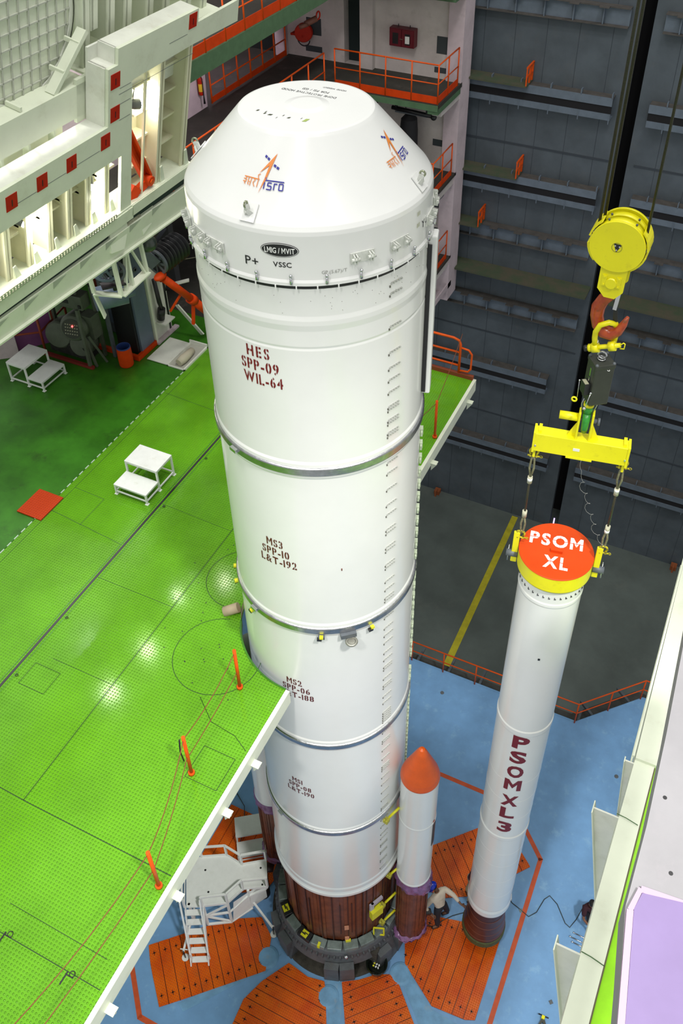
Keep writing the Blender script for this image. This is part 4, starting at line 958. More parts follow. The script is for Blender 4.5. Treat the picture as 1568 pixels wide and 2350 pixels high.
line('VSSC',1.425,-78.6,19.355,.062,TXTK,hd,gap=.1,bold=.02)
line('Y-',1.425,-3.0,19.40,.10,TXTK,hd,gap=.14)
line('III',1.425,-7.5,19.60,.055,mat('olive_mark',(.3,.32,.1),.6),hd,gap=.3); line('III',1.425,-7.5,19.46,.055,MATS['olive_mark'],hd,gap=.3)
line('GP.(5.67)/T',1.425,-58,19.275,.042,mat('pencil_grey',(.35,.35,.33),.7),hd,gap=.12)
# oval badge
ov = lambda rx, ry: [(rx*math.cos(2*PI*i/48), ry*math.sin(2*PI*i/48)) for i in range(48)]
R_ = 1.425
decal('badge_rim', polybm([ov(.205,.083)]), on_cyl(0,0,R_,-75.4,19.555,.002), TXTK, hd, .04)
decal('badge_line', polybm([ov(.198,.077)]), on_cyl(0,0,R_,-75.4,19.555,.004), TXTW, hd, .04)
decal('badge_field', polybm([ov(.192,.071)]), on_cyl(0,0,R_,-75.4,19.555,.006), TXTK, hd, .04)
bm, W = text2d('LMIG / MVIT', h=.066, gap=.1, bold=.025, space=.28, wide=.82)
for v in bm.verts: v.co.x = (v.co.x/W-.5)*.325; v.co.y -= .033
decal('badge_lettering', bm, on_cyl(0,0,R_,-75.4,19.555,.009), TXTW, hd, .04)
# hood top lettering (reads from the far side)
def top_line(txt, x0, y0, h, wide=1.0, gap=.12):
    bm, W = text2d(txt, h=h, gap=gap, wide=wide, space=.4)
    return decal('top_lettering', bm, lambda u, v: (x0-u, y0-v, 20.5455+.0015), TXTK, hd, 0), W
top_line('DOME PROTECTIVE HOOD', .21, .32, .05, .78); top_line('FOR PS1 / GS1', .07, .42, .05, .78); top_line('HOOD WEIGHT:', .22, .545, .035, .8)
m = MB()
for (x, y, w_) in ((-.40,-.36,.03),(-.3,-.36,.015),(-.29,-.40,.025),(-.22,-.41,.05),(-.08,-.37,.015),(.0,-.40,.035),(.13,-.36,.01),(-.12,-.45,.008)): m.add([(x-w_/2,y-.02,20.546),(x+w_/3,y-.015,20.546),(x+w_/2,y+.02,20.546),(x-w_/4,y+.015,20.546)], [(0,1,2,3)])
build('tape_scraps', m, mat('scrap_dark',(.04,.05,.02),.6), hd)
build('green_sticker', MB().add([(.17,-.43,20.547),(.21,-.42,20.547),(.22,-.34,20.547),(.18,-.35,20.547)], [(0,1,2,3)]), mat('green_sticker',(.35,.45,.12),.6), hd)
# agency emblem on the cone (angle, distance up the slope)
def on_cone(a_deg, zb, k=1.0):
    a0 = math.radians(a_deg); sl_ = math.atan2(.76,.68)
    r0_, z0_ = 1.42, 19.78
    def fn(u, v):
        z = zb+v*math.sin(sl_); r = r0_-(z-z0_)/.76*.68+.006; rr = r0_-(zb-z0_)/.76*.68
        a = a0+u/rr
        return (r*math.cos(a)+0, r*math.sin(a), z+.005)
    return fn
def emblem(a_deg, zb, s, rot=0.0):
    # local units: width about 1; origin bottom tip of the rocket arrow
    base = on_cone(a_deg, zb)
    c_, s_ = math.cos(rot), math.sin(rot)
    fn = lambda u, v: base((u*c_-v*s_)*s, (u*s_+v*c_)*s)
    arrow = [[(-.04,-.02),(-.005,.52),(.12,1.0),(-.03,.50)], [(-.04,-.02),(.01,.40),(.06,.64),(-.005,.52)]]
    arrow = [[(.302,1.0),(-.112,.474),(.125,.70),(.07,.36),(0,0)], [(.302,1.0),(.125,.70),(0,0),(.12,.36),(.20,.66)]]
    arrow = [[(.302,1.0),(-.112,.474),(.13,.69)], [(.302,1.0),(.13,.69),(.075,.36),(0,0),(.125,.36),(.20,.66)]]
    decal('emblem_arrow', polybm(arrow), fn, LOGO_O, hd, 0)
    sq = []
    for x, y in ((-.06,.93),(.035,.885),(.27,.745),(.365,.70)): sq.append([(x,y),(x+.07,y-.03),(x+.05,y-.085),(x-.02,y-.055)])
    decal('emblem_panels', polybm(sq), fn, LOGO_B, hd, 0)
    # word in Latin letters: i s r o drawn as strokes
    def st(p, q, w_=.028):
        p = Vector(p); q = Vector(q); d = (q-p).normalized()*0.001; nrm = Vector((-(q-p).y,(q-p).x)).normalized()*w_/2
        return [tuple(p+nrm),tuple(p-nrm),tuple(q-nrm),tuple(q+nrm)]
    L = [st((.09,.335),(.62,.335)), st((.11,.13),(.11,.29)), st((.10,.385),(.14,.385),.035),
         st((.20,.29),(.30,.29)), st((.20,.29),(.20,.215)), st((.20,.215),(.30,.215)), st((.30,.215),(.30,.13)), st((.18,.13),(.30,.13)),
         st((.37,.13),(.37,.29)), st((.37,.28),(.45,.28)), st((.50,.14),(.60,.14)), st((.50,.29),(.60,.29)), st((.50,.14),(.50,.29)), st((.60,.14),(.60,.29))]
    decal('emblem_word', polybm(L), fn, LOGO_B, hd, 0)
    D = [st((-.50,.33),(-.05,.33),.022), st((-.44,.33),(-.44,.27),.02), st((-.50,.27),(-.42,.27),.02), st((-.42,.27),(-.42,.21),.02), st((-.50,.21),(-.42,.21),.02), st((-.46,.21),(-.42,.15),.02),
         st((-.36,.33),(-.36,.24),.02), st((-.36,.24),(-.30,.22),.02), st((-.28,.33),(-.28,.14),.02), st((-.36,.22),(-.33,.15),.02),
         st((-.22,.33),(-.16,.30),.02), st((-.16,.30),(-.21,.23),.02), st((-.21,.23),(-.15,.14),.02), st((-.08,.33),(-.08,.14),.02), st((-.08,.33),(-.12,.43),.02), st((-.12,.43),(-.06,.46),.02)]
    decal('emblem_script', polybm(D), fn, LOGO_O, hd, 0)
emblem(-88.3, 20.04, .44); emblem(-1.0, 20.06, .44)
# strain pads in a vertical column, two columns
padz = [18.93,18.80,18.35,17.98,17.75,17.57,17.38,17.15,17.10,16.93,16.88,16.72,16.67]
for (zt_, zb_) in ((16.2,13.3),(12.95,10.0),(9.7,6.85),(6.5,4.25)):
    z = zt_
    while z > zb_: padz.append(z); z -= rng.choice((.07,.19,.26,.3))
PADM = mat('pad_grey',(.42,.43,.40),.6)
def pads(a, zl, name='sensor_pads'):
    for z in zl:
        m = MB(); d = MB()
        for k_ in range(5):
            pbox(m, RB+.006, a-3.4+1.7*k_, z+.0, (.014,.022,.016))
        pbox(d, RB+.006, a-4.2, z-.03, (.012,.014,.024)); pbox(m, RB+.003, a, z+.012, (.008,.17,.012))
        p_ = build(name, m, PADM, rk); build('dark_pin', d, mat('pad_dark',(.12,.12,.10),.6), p_)
pads(-20.5, padz, 'strain_pad'); 
m = MB(); z = 15.9
while z > 4.4:
    if abs((z-3.86)%3.25) > .2: build('conduit_clip', pbox(pbox(MB(), RB+.022, 22, z, (.04,.09,.09)), RB+.022, 19, z, (.03,.05,.07)), mat('pale_green_clip',(.5,.58,.42),.5,var=.3,scale=15), rk)
    z -= .26
m = MB(); pbox(m, RB+.055, 16.5, 17.93, (.11,.20,2.35)); cdt = build('cable_duct', m, WHITE, rk, bevel=.02)
build('duct_slot', pbox(MB(), RB+.03, 11.8, 17.9, (.05,.02,2.2)), BLACKP, cdt)
build('speck', pbox(MB(), RB+.004, -53, 14.45, (.01,.014,.04)), mat('rust_speck',(.15,.04,.02),.7), rk)
# fittings hanging at the second joint
m = MB(); bz = 13.04
fit = build('joint_fitting', pbox(pbox(MB(),1.46,-50.5,bz-.03,(.07,.24,.08)),1.46,-66.5,bz-.03,(.05,.10,.06)), GSTEEL, rk)
build('socket', MB().torus(polar(1.54,-49.5,bz-.10),.075,.022,'z',24,8).cyl(polar(1.54,-49.5,bz-.16),polar(1.54,-49.5,bz-.10),.06,20), mat('socket_grey',(.3,.3,.26),.4,metal=.6), fit)
m = MB()
for a in (-66.5,-35.5,-114.5,-140,-152): pbox(m,1.47,a,bz-.02,(.05,.055,.04))
each('yellow_tag', m, YC2, fit)
m = MB()
for a in (-66.5,-35.5,-114.5,-140,-152): pbox(m,1.47,a-1.2,bz-.065,(.05,.07,.04))
each('black_clip', m, BLACKP, fit)

# ---- booster builder
def booster(name, label, cx, cy, r, zc0, zwb, zbot, cone=True):
    g = thing(name, label, 'rocket booster', (cx,cy,zbot))
    build('casing', MB().lathe([(r,zwb),(r+.012,zwb+.02),(r+.012,zwb+.06),(r,zwb+.08),(r,zc0-1.55),(r+.01,zc0-1.53),(r+.01,zc0-1.50),(r,zc0-1.48),(r,zc0)], (cx,cy), 80), WHITE, g)
    if cone: build('nose_cone', MB().lathe([(r+.01,zc0-.03),(r+.012,zc0),(r*.95,zc0+.12),(r*.27,zc0+.80),(r*.15,zc0+.89),(0,zc0+.92)], (cx,cy), 64), NCONE, g)
    m = MB(); nn_ = 44; rg = random.Random(8)
    for j in range(nn_):
        a0 = 2*PI*j/nn_; a1 = 2*PI*(j+1)/nn_; rr = r*.93+rg.choice((0,.012))
        m.add([(cx+rr*math.cos(a0),cy+rr*math.sin(a0),zbot),(cx+rr*math.cos(a1),cy+rr*math.sin(a1),zbot),(cx+rr*math.cos(a1),cy+rr*math.sin(a1),zwb),(cx+rr*math.cos(a0),cy+rr*math.sin(a0),zwb)], [(0,1,2,3)])
    for j in range(0,nn_,2):
        a = 2*PI*j/nn_; rr = r*.93+.008; z0_ = zbot+rg.choice((.35,.5,.35))
        m.cbox((cx+rr*math.cos(a),cy+rr*math.sin(a),(z0_+zwb)/2),(.02,.02,zwb-z0_),a)
    build('ribbed_skirt', m, BROWN, g)
    # plastic wrap ring
    def wrap(zc, rr, hh, sd):
        rg2 = random.Random(sd); k = 40; rows = 7; vs = []; fs = []
        for i in range(rows):
            t = i/(rows-1)
            for j in range(k):
                a = 2*PI*j/k; wob = rg2.uniform(-.02,.05)*(1 if 0 < i < rows-1 else .5)+(.09*max(0,math.sin(a*2+sd))*t)
                q = rr+wob+.03*math.sin(t*PI); vs.append((cx+q*math.cos(a),cy+q*math.sin(a),zc+hh*(.5-t)+rg2.uniform(-.03,.03)))
        for i in range(rows-1):
            for j in range(k): fs.append((i*k+j,i*k+(j+1)%k,(i+1)*k+(j+1)%k,(i+1)*k+j))
        return MB().add(vs, fs, True)
    build('plastic_wrap', wrap(zwb-.20, r*.93, .50, 2), PURPLE, g)
    build('plastic_hem', wrap(zbot+.04, r*.95, .12, 5), PURPLE, g)
    return g
bx_, by_, br_ = 1.85, -.06, .37
bo = booster('strap_on_booster', 'short white strap-on booster with an orange nose cone right of the rocket', bx_, by_, br_, 7.85, 3.75, .85)
build('black_flag_panel', MB().lathe([(br_+.006,5.35),(br_+.006,6.25)], (bx_,by_), 6, math.radians(-12), math.radians(14)), BLACKP, bo)
build('red_mark', MB().lathe([(br_+.006,6.3),(br_+.006,6.42)], (bx_,by_), 6, math.radians(-12), math.radians(-2)), REDO, bo)
m = MB().beam((1.49,.05,3.9),(1.49,.05,7.7),.04,.05); build('attach_rail', m, mat('olive_metal_rail',(.22,.22,.15),.4,metal=.5), bo)
bo2 = booster('strap_on_booster', 'white strap-on booster without a cone half hidden on the left of the rocket', -1.87, .28, .42, 9.2, 3.7, .85, cone=False)
for a, z, lab in ((-12,6.4,'upper yellow turnbuckle between the rocket and the right booster'),(-6,3.65,'middle yellow turnbuckle at the base of the white casing'),(-14,2.45,'third yellow turnbuckle down, beside the yellow cover'),(-14,1.5,'lowest yellow turnbuckle with a square ring above the pedestal')):
    g = thing('turnbuckle', lab, 'strut', polar(1.45,a,z)); p0 = polar(1.43,a-8,z-.02); p1 = Vector((1.52,-.22,z+.16))
    build('rod', MB().cyl(p0.lerp(p1,.2),p1,.028,8), YC2, g); build('clamp', MB().cbox(p0,(.12,.10,.10),math.radians(a)).beam(p0,p0+Vector((-.02,-.05,.1)),.04), mat('worn_fitting_yellow',(.55,.52,.05),.5,var=.4,scale=20), g)
    if z < 1.6:
        q = polar(1.48,-27,1.38); build('ring', MB().beam(q+Vector((-.12,-.05,.1)),q+Vector((.1,.03,.1)),.03).beam(q+Vector((.1,.03,.1)),q+Vector((.12,.0,-.18)),.03).beam(q+Vector((.12,0,-.18)),q+Vector((-.1,-.08,-.18)),.03).beam(q+Vector((-.1,-.08,-.18)),q+Vector((-.12,-.05,.1)),.03), YC2, g)

# ---- pedestal
pd = thing('launch_pedestal', 'heavy grey ring pedestal with arched openings under the rocket', 'pedestal', (0,0,0))
build('top_ring', MB().lathe([(1.30,.98),(1.30,1.10),(1.48,1.11),(1.54,1.06),(1.57,.96),(1.58,.82),(1.56,.74)], n=96), PED, pd)
# wall with openings
m = MB(); segs = []
def wallseg(a0, a1, z0, z1): 
    R2 = lambda z: 1.58+(.8-z)*.24
    m.lathe([(1.42,z1),(R2(z1),z1),(R2(z0),z0),(1.42,z0)], n=max(2,int((a1-a0)/4)), a0=math.radians(a0), a1=math.radians(a1), smooth=False)
    for a in (a0, a1): m.add([polar(1.42,a,z0),polar(R2(z0),a,z0),polar(R2(z1),a,z1),polar(1.42,a,z1)],[(0,1,2,3)])
wallseg(-180,180,.56,.80)
ops = [(-168,-142),(-108,-78),(-54,-37),(0,26),(50,78),(100,130),(150,168)]
ops.sort(); prev = -192
for (o0, o1) in ops+[(168,168)]:
    wallseg(prev, o0, 0.0, .57)
    if o0-prev > 12:
        k_ = 2 if o0-prev > 22 else 1
        for q_ in range(k_):
            c_ = prev+(o0-prev)*(q_+.5)/k_; m.cbox(polar(1.70,c_,.35),(.16,.34,.66),math.radians(c_))
    prev = o1
build('leg_wall', m, PED, pd)
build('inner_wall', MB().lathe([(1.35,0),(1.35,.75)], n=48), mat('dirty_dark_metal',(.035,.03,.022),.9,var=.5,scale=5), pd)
build('base_foot', MB().lathe([(1.3,.0),(1.74,.0),(1.74,.03),(1.68,.04),(1.3,.04)], n=72), mat('scuffed_foot',(.07,.062,.05),.9,var=.6,scale=6,bump=.5), pd)
m = MB()
for k in range(72): a = 5*k; pbox(m,1.60,a,.90,(.05,.035,.12))
each('tooth_ring', m, PED, pd)
for k, a in enumerate(range(-175, 180, 15)):
    if a in (-100, -115+0, -70+0): pass
    tagd = a in (-130+0, -100)
    q = build('clamp_block', pbox(MB(),1.43,a,1.15,(.20,.345,.14)), PEDL if not tagd else BLACKP, pd, bevel=.015)
    if tagd:
        build('yellow_plate', pbox(MB(),1.44,a,1.225,(.15,.16,.01)), YC2, q); build('plate_marks', pbox(pbox(MB(),1.45,a-1,1.232,(.03,.10,.004)),1.42,a+1,1.232,(.02,.10,.004)), BLACKP, q)
build('white_knob', MB().ball(polar(1.60,-60,.98),.05,8), STEEL, pd)
build('yellow_hose_clip', pbox(MB(),1.5,-84,1.2,(.10,.06,.12)), YC2, pd)
# black tool bin beside it
g = thing('tool_bin', 'black oval bin holding shiny fittings beside the pedestal', 'bin', (1.42,-1.05,0))
build('bin', MB().lathe([(0,.02),(.19,.02),(.24,.34),(.26,.35),(.25,.36),(.22,.33),(.18,.10),(0,.10)], (1.42,-1.02), 28), mat('glossy_black_bin',(.008,.012,.008),.15), g)
for k in range(7): build('fitting', MB().cbox((1.36+.06*(k%3),-1.08+.06*(k//3),.30),(.04,.03,.03),k), PAPER if k%3 else YC2, g)
build('duct', MB().box((1.15,-1.0,.3),(1.4,-.78,.78)), mat('scuffed_foot',(.12,.13,.12),.9), g)
# dark pipe by left of skirt
g = thing('elbow_pipe', 'dark curved elbow pipe left of the pedestal', 'pipe', (-1.75,-.5,0))
build('pipe', MB().tube([(-1.62,-.45,1.3),(-1.78,-.5,1.32),(-1.88,-.6,1.15),(-1.88,-.65,.75),(-1.84,-.7,.2)],[.09,.12,.14,.16,.16],16), mat('dark_maroon_pipe',(.03,.012,.010),.4), g)
build('valve_wheel', MB().torus((-1.86,-.86,.75),.07,.012,'y',16,6), STEEL, g)

# ---- orange floor plates
def plates(label, poly, d, wpl=.26, zt=.03):
    """poly: outline on the floor; d: plank direction"""
    g = thing('floor_plate_panel', label, 'floor plates', (sum(p[0] for p in poly)/len(poly), sum(p[1] for p in poly)/len(poly), 0))
    d = Vector(d).normalized(); nrm = Vector((-d.y, d.x)); P2 = [Vector(p) for p in poly]
    vals = [p.dot(nrm) for p in P2]; lo, hi = min(vals), max(vals); k = max(1, round((hi-lo)/wpl)); wpl = (hi-lo)/k
    m = MB(); mk = MB()
    for i in range(k):
        a, b_ = lo+i*wpl+.007, lo+(i+1)*wpl-.007
        bm = bmesh.new(); f = bm.faces.new([bm.verts.new((p.x,p.y,0)) for p in P2])
        for val, sg in ((a,-1),(b_,1)):
            r = bmesh.ops.bisect_plane(bm, geom=bm.verts[:]+bm.edges[:]+bm.faces[:], plane_co=(nrm.x*val,nrm.y*val,0), plane_no=(nrm.x*sg,nrm.y*sg,0), clear_outer=True)
        for f in bm.faces:
            lp = [(v.co.x,v.co.y) for v in f.verts]
            if len(lp) > 2: m.prism(lp, .004, zt)
            us = [Vector(q).dot(d) for q in lp]; mid = (a+b_)/2
            for u, s_ in ((min(us)+.22,1),(max(us)-.22,-1)):
                if max(us)-min(us) > .9:
                    c_ = d*u+nrm*mid; c3 = Vector((c_.x,c_.y,zt+.002)); an = math.atan2(d.y,d.x)
                    mk.cbox(c3,(.11,.012,.003),an).cbox(c3,(.035,.028,.003),an).cbox(c3,(.012,.09,.003),an)
                    # end tab
                    e = d*(u-s_*.26)+nrm*mid
        bm.free()
    build('underlay', MB().prism(poly, .001, .006), BLACKP, g)
    build('planks', m, OPLATE, g); build('lifting_slots', mk, BLACKP, g)
    return g
plates('orange plate panel right under the hanging booster nozzle', [(1.80,-.20),(2.05,.60),(3.72,1.02),(3.90,.92),(3.92,-1.05),(3.70,-1.14),(2.9,-1.20),(1.99,-.64)], (0,1))
plates('orange plate panel behind the two workers and the hanging booster', [(1.45,2.15),(2.55,3.25),(3.2,3.5),(4.06,2.80),(3.70,2.38),(2.95,1.50),(2.30,1.15),(1.75,1.15)], (1,-1))
plates('orange plate panel under the white stair platform', [(-3.84,-2.86),(-3.55,-3.2),(-2.85,-3.85),(-2.45,-3.5),(-1.15,-2.32),(-.98,-2.16),(-1.22,-1.45),(-1.66,-1.16),(-2.4,-1.55)], (1,-1))
plates('orange plate panel left of the rocket behind the white stair platform', [(-3.86,1.0),(-3.86,-.35),(-3.86,-1.05),(-3.0,-1.15),(-1.9,-.6),(-1.75,0),(-1.9,.6),(-2.4,1.0)], (0,1))
plates('orange plate panel at the bottom of the photo, left of the blue channel', [(-.95,-2.40),(-.55,-1.78),(.0,-1.86),(.40,-1.78),(.52,-1.95),(.95,-2.75),(1.1,-3.9),(-1.1,-3.9),(-1.15,-2.9)], (1,0))
plates('orange plate panel at the bottom of the photo, right of the blue channel', [(.78,-1.62),(1.12,-1.42),(1.45,-1.15),(1.75,-1.0),(2.05,-1.12),(2.75,-1.78),(3.5,-2.6),(2.7,-3.6),(1.25,-2.4)], (1,1))
for (x, y), lab in (((.62,-2.03),'round blue floor pad between the two bottom orange panels'),((-1.08,-1.88),'round blue floor pad below the white stair platform'),((1.98,-.88),'round blue floor pad right of the pedestal bin')):
    o = build('floor_pad', MB().lathe([(0,.035),(.20,.035),(.25,.02),(.27,.0)], (x,y), 32), BLUE2); tag(o, lab, 'floor pad')
struct('trim_97', MB().prism([(.42,-1.70),(.78,-1.55),(1.1,-2.3),(1.25,-3.9),(1.05,-3.9),(.92,-2.6)], .002,.006).prism([(-1.05,-2.0),(-.8,-1.65),(-.95,-2.2),(-1.3,-2.5),(-2.3,-3.7),(-2.5,-3.6)], .002,.006).prism([(1.75,-.72),(2.0,-.65),(2.9,-1.25),(3.7,-1.3),(3.6,-2.4),(2.8,-1.7)], .002,.006), BLUE2)
for k, (x, y, lab) in enumerate(((.12,6.64,'small dark cap in the blue floor left of the hanging booster'),(5.53,6.19,'small dark cap in the blue floor near the right frame, higher one'),(4.16,1.68,'pale scuffed patch plate beside the orange line'),(5.41,.04,'dark square hole cover near the right frame, above the clamps'))):
    o = build('floor_cap', MB().lathe([(0,.02),(.05,.02),(.06,.0)], (x,y), 10 if k < 2 else 4), GSTEEL if k != 2 else PEDL); tag(o, lab, 'floor cap')  # small caps and cover plates set in the blue floor

# ---- white stair platform
zt = 1.6
g = thing('stair_platform', 'white work platform with a steep stair, low rails and outrigger jacks left of the rocket', 'work platform', (-2.6,-1.6,0))
deckp = [(-3.60,-1.23),(-3.26,-1.04),(-2.73,-.74),(-2.26,-.80),(-1.79,-.46),(-1.45,-1.01),(-1.95,-1.27),(-2.13,-1.71),(-2.62,-2.01),(-2.97,-2.18)]
build('deck', MB().prism(deckp, zt-.05, zt), STAND, g)
m = MB()
for x, y in ((-3.02,-1.23-.05),(-2.68,-1.68),(-1.83,-.68),(-1.60,-1.0)): m.disc((x,y), .025, zt+.002, 12)
each('deck_hole', m, BLACKP, g)
def rail2(pts, h=.5):
    m = MB(); P3 = [Vector((x,y,zt)) for x, y in pts]
    for p in P3: m.beam(p, p+Vector((0,0,h)), .045)
    for a, b_ in zip(P3[:-1],P3[1:]): m.beam(a+Vector((0,0,h)), b_+Vector((0,0,h)), .045); m.beam(a+Vector((0,0,.03)), b_+Vector((0,0,.03)), .02, .06)
    return m
build('back_rail', rail2([(-3.27,-1.05),(-2.74,-.76),(-2.28,-.80),(-1.80,-.47)]), STAND, g)
fr = build('front_rail', rail2([(-2.63,-2.01),(-2.13,-1.71),(-1.96,-1.29),(-1.46,-1.0)]), STAND, g)
m = MB(); P3 = [(-2.63,-2.01),(-2.13,-1.71),(-1.96,-1.29),(-1.46,-1.0)]
for a, b_ in zip(P3[:-1],P3[1:]): m.add([(a[0],a[1],zt),(b_[0],b_[1],zt),(b_[0],b_[1],zt+.46),(a[0],a[1],zt+.46)], [(0,1,2,3)])
build('side_rail', rail2([(-3.62,-1.24),(-3.0,-2.2)], .55), STAND, g)
# support frame
lowp = [(-2.62,-2.0,.55),(-2.13,-1.71,.55),(-1.96,-1.29,.55)]
m = MB()
for (x, y, z) in ((-2.62,-2.0,.55),(-2.13,-1.71,.55)): m.beam((x,y,z),(x,y,zt),.05)
m.beam((-2.62,-2.0,.55),(-2.13,-1.71,.55),.05).beam((-2.62,-2.0,1.05),(-2.13,-1.71,1.1),.045).beam((-2.62,-2.0,1.05),(-2.13,-1.71,zt-.08),.04).beam((-2.62,-2.0,1.02),(-2.13,-1.71,.58),.04)
m.beam((-2.13,-1.71,.55),(-1.80,-1.25,.65),.04).beam((-2.13,-1.71,1.1),(-1.85,-1.3,1.35),.04).beam((-1.85,-1.25,.7),(-1.85,-1.25,zt),.05).beam((-3.5,-1.3,.5),(-3.5,-1.3,zt),.05).beam((-2.95,-2.1,.5),(-2.95,-2.1,zt),.05).beam((-3.5,-1.3,.5),(-2.95,-2.1,.5),.05).beam((-1.5,-1.0,zt-.1),(-1.9,-1.3,zt-.35),.05)
build('support_frame', m, STAND, g)
build('side_skin', MB().add([(-2.1,-1.69,.58),(-1.82,-1.27,.68),(-1.86,-1.28,1.5),(-2.05,-1.6,1.5)], [(0,1,2,3)]).add([(-1.82,-1.27,.68),(-1.6,-.9,.68),(-1.6,-.9,1.5),(-1.86,-1.28,1.5)],[(0,1,2,3)]), STAND, g)
# stairs
Sb = Vector((-2.49,-2.62,.12)); St = Vector((-2.80,-2.16,1.42)); nst = 6
for i in range(nst):
    c_ = Sb.lerp(St, i/(nst-1)); build('step', MB().cbox(c_, (.40,.13,.03), math.radians(27)), STAND, g)
sd = Vector((math.cos(math.radians(27)), math.sin(math.radians(27)), 0))*.21
for s_ in (-1,1):
    st_ = build('stringer', MB().beam(Sb+sd*s_+Vector((.02,-.08,-.1)), St+sd*s_+Vector((0,.05,.12)), .03, .09), STAND, g)
m = MB(); a = Sb-sd+Vector((0,0,.35)); b_ = St-sd+Vector((-.05,0,.75)); m.beam(a, b_, .04).beam(Sb-sd, a, .04).beam((Sb-sd).lerp(St-sd,.55), a.lerp(b_,.55), .035)
a = Sb+sd+Vector((0,0,.3)); b_ = St+sd+Vector((0,0,.65)); m.beam(a, b_, .035).beam(Sb+sd, a, .035)
build('hand_rail', m, STAND, g)
for (x0,y0,x1,y1) in ((-2.95,-2.15,-2.87,-2.72),(-1.80,-1.2,-1.19,-1.38)):
    o_ = build('outrigger', MB().beam((x0,y0,.85),(x1,y1,.42),.045).beam((x1-.08,y1,.48),(x1+.1,y1+.06,.48),.02), STAND, g)
    build('screw_jack', MB().cyl((x1,y1,.03),(x1,y1,.45),.018,10), BLACKP, o_); build('jack_foot', MB().cyl((x1,y1,.03),(x1,y1,.05),.085,24), STAND, o_)
o = build('floor_cable', MB().tube([(-4.4,1.4,.01),(-3.9,1.35,.01),(-3.5,1.1,.04),(-3.2,.6,.04),(-3.1,.2,.04)],.011,6), CABLE); tag(o, 'thin dark cable curving over the blue floor left of the orange plates', 'cable')

# ================================================================ HANGING BOOSTER AND CRANE TACKLE
px_, py_, pr_ = 3.445, .726, .483
YAW = math.radians(10)
g = thing('hanging_booster', 'tall white booster with an orange cap hanging from the crane', 'rocket booster', (px_,py_,.64))
pc = (px_, py_)
def seg(z0, z1): 
    return build('casing', MB().lathe([(pr_,z0),(pr_,z1)], pc, 96), WHITE, g)
build('casing', MB().lathe([(pr_*.9,2.28),(pr_+.0,2.28),(pr_+.012,2.34),(pr_+.012,2.50),(pr_,2.56),(pr_-.006,2.60),(pr_,2.64),(pr_,6.05)], pc, 96), WHITE, g)
build('casing', MB().lathe([(pr_,6.05),(pr_+.016,6.06),(pr_+.016,6.16),(pr_,6.18),(pr_,9.9)], pc, 96), WHITE, g)
build('casing', MB().lathe([(pr_,9.9),(pr_+.014,9.91),(pr_+.014,10.02),(pr_,10.05),(pr_,13.42),(pr_+.008,13.45),(pr_+.008,13.5),(pr_,13.53),(pr_,13.95)], pc, 96), WHITE, g)
m = MB()
for z in (3.35,4.1,4.85,5.4,6.9,7.6,8.3): m.lathe([(pr_,z),(pr_+.003,z+.006),(pr_,z+.012)], pc, 96)
build('seam_beads', m, WHITE, g)
m = MB()
for k in range(36):
    a = math.radians(10*k); m.cbox((px_+(pr_+.004)*math.cos(a),py_+(pr_+.004)*math.sin(a),13.66),(.008,.008,.045),a); m.cbox((px_+(pr_+.006)*math.cos(a+.03),py_+(pr_+.006)*math.sin(a+.03),13.65),(.010,.012,.012),a)
each('bolt_marks', m, BLACKP, g)
build('vent_spot', MB().cbox((px_+pr_*math.cos(math.radians(-75.8)),py_+pr_*math.sin(math.radians(-75.8)),12.15),(.012,.035,.045),math.radians(-75.8)), BLACKP, g)
build('nozzle_cone', MB().lathe([(.30,2.28),(.34,2.1),(.40,1.8),(.455,1.4),(.485,1.05),(.495,.80)], pc, 72), NOZ, g)
m = MB()
for r, z in ((.405,1.78),(.44,1.5),(.468,1.22),(.488,.98)): m.lathe([(r,z-.012),(r+.008,z),(r,z+.012)], pc, 72)
build('nozzle_rings', m, mat('copper_edge',(.20,.06,.03),.3), g)
build('nozzle_tape', MB().lathe([(.49,.88),(.515,.85),(.515,.66),(.49,.64),(.4,.64)], pc, 72), OLIVE, g)
cap = build('cap_band', MB().lathe([(.50,13.84),(.545,13.86),(.548,13.88),(.546,14.15),(.5,14.16)], pc, 96), YEL, g)
build('cap_disc', MB().lathe([(0,14.165),(.547,14.165),(.552,14.15)], pc, 96), mat('cap_orange_paint', (0.56, 0.055, 0.004), 0.45, spec=.25, var=.1), g)
def capmap(u0, v0):
    c_, s_ = math.cos(YAW), math.sin(YAW)
    return lambda u, v: (px_+(u+u0)*c_-(v+v0)*s_, py_+(u+u0)*s_+(v+v0)*c_, 14.168)
def breaks(bm, rows):
    for y in rows:
        for e in (-.006,.006): bmesh.ops.bisect_plane(bm, geom=bm.verts[:]+bm.edges[:]+bm.faces[:], plane_co=(0,y+e,0), plane_no=(0,1,0))
        bad = [f for f in bm.faces if abs(f.calc_center_median().y-y) < .006]; bmesh.ops.delete(bm, geom=bad, context='FACES')
bm, W = text2d('PSOM', h=.23, gap=.16, bold=.045, stencil=.03, wide=.95); breaks(bm, (.12,))
for v in bm.verts: v.co.x *= .78/W
decal('cap_lettering', bm, capmap(-.41,.08), TXTW, g, 0)
bm, W = text2d('XL', h=.23, gap=.16, bold=.045, stencil=.03, wide=.95); breaks(bm, (.12,))
for v in bm.verts: v.co.x *= .36/W
decal('cap_lettering', bm, capmap(-.17,-.34), TXTW, g, 0)
build('cap_handle', MB().cbox(capmap(.0,-.02)(0,0)[:2]+(14.19,),(.17,.05,.05),YAW), REDO, g)
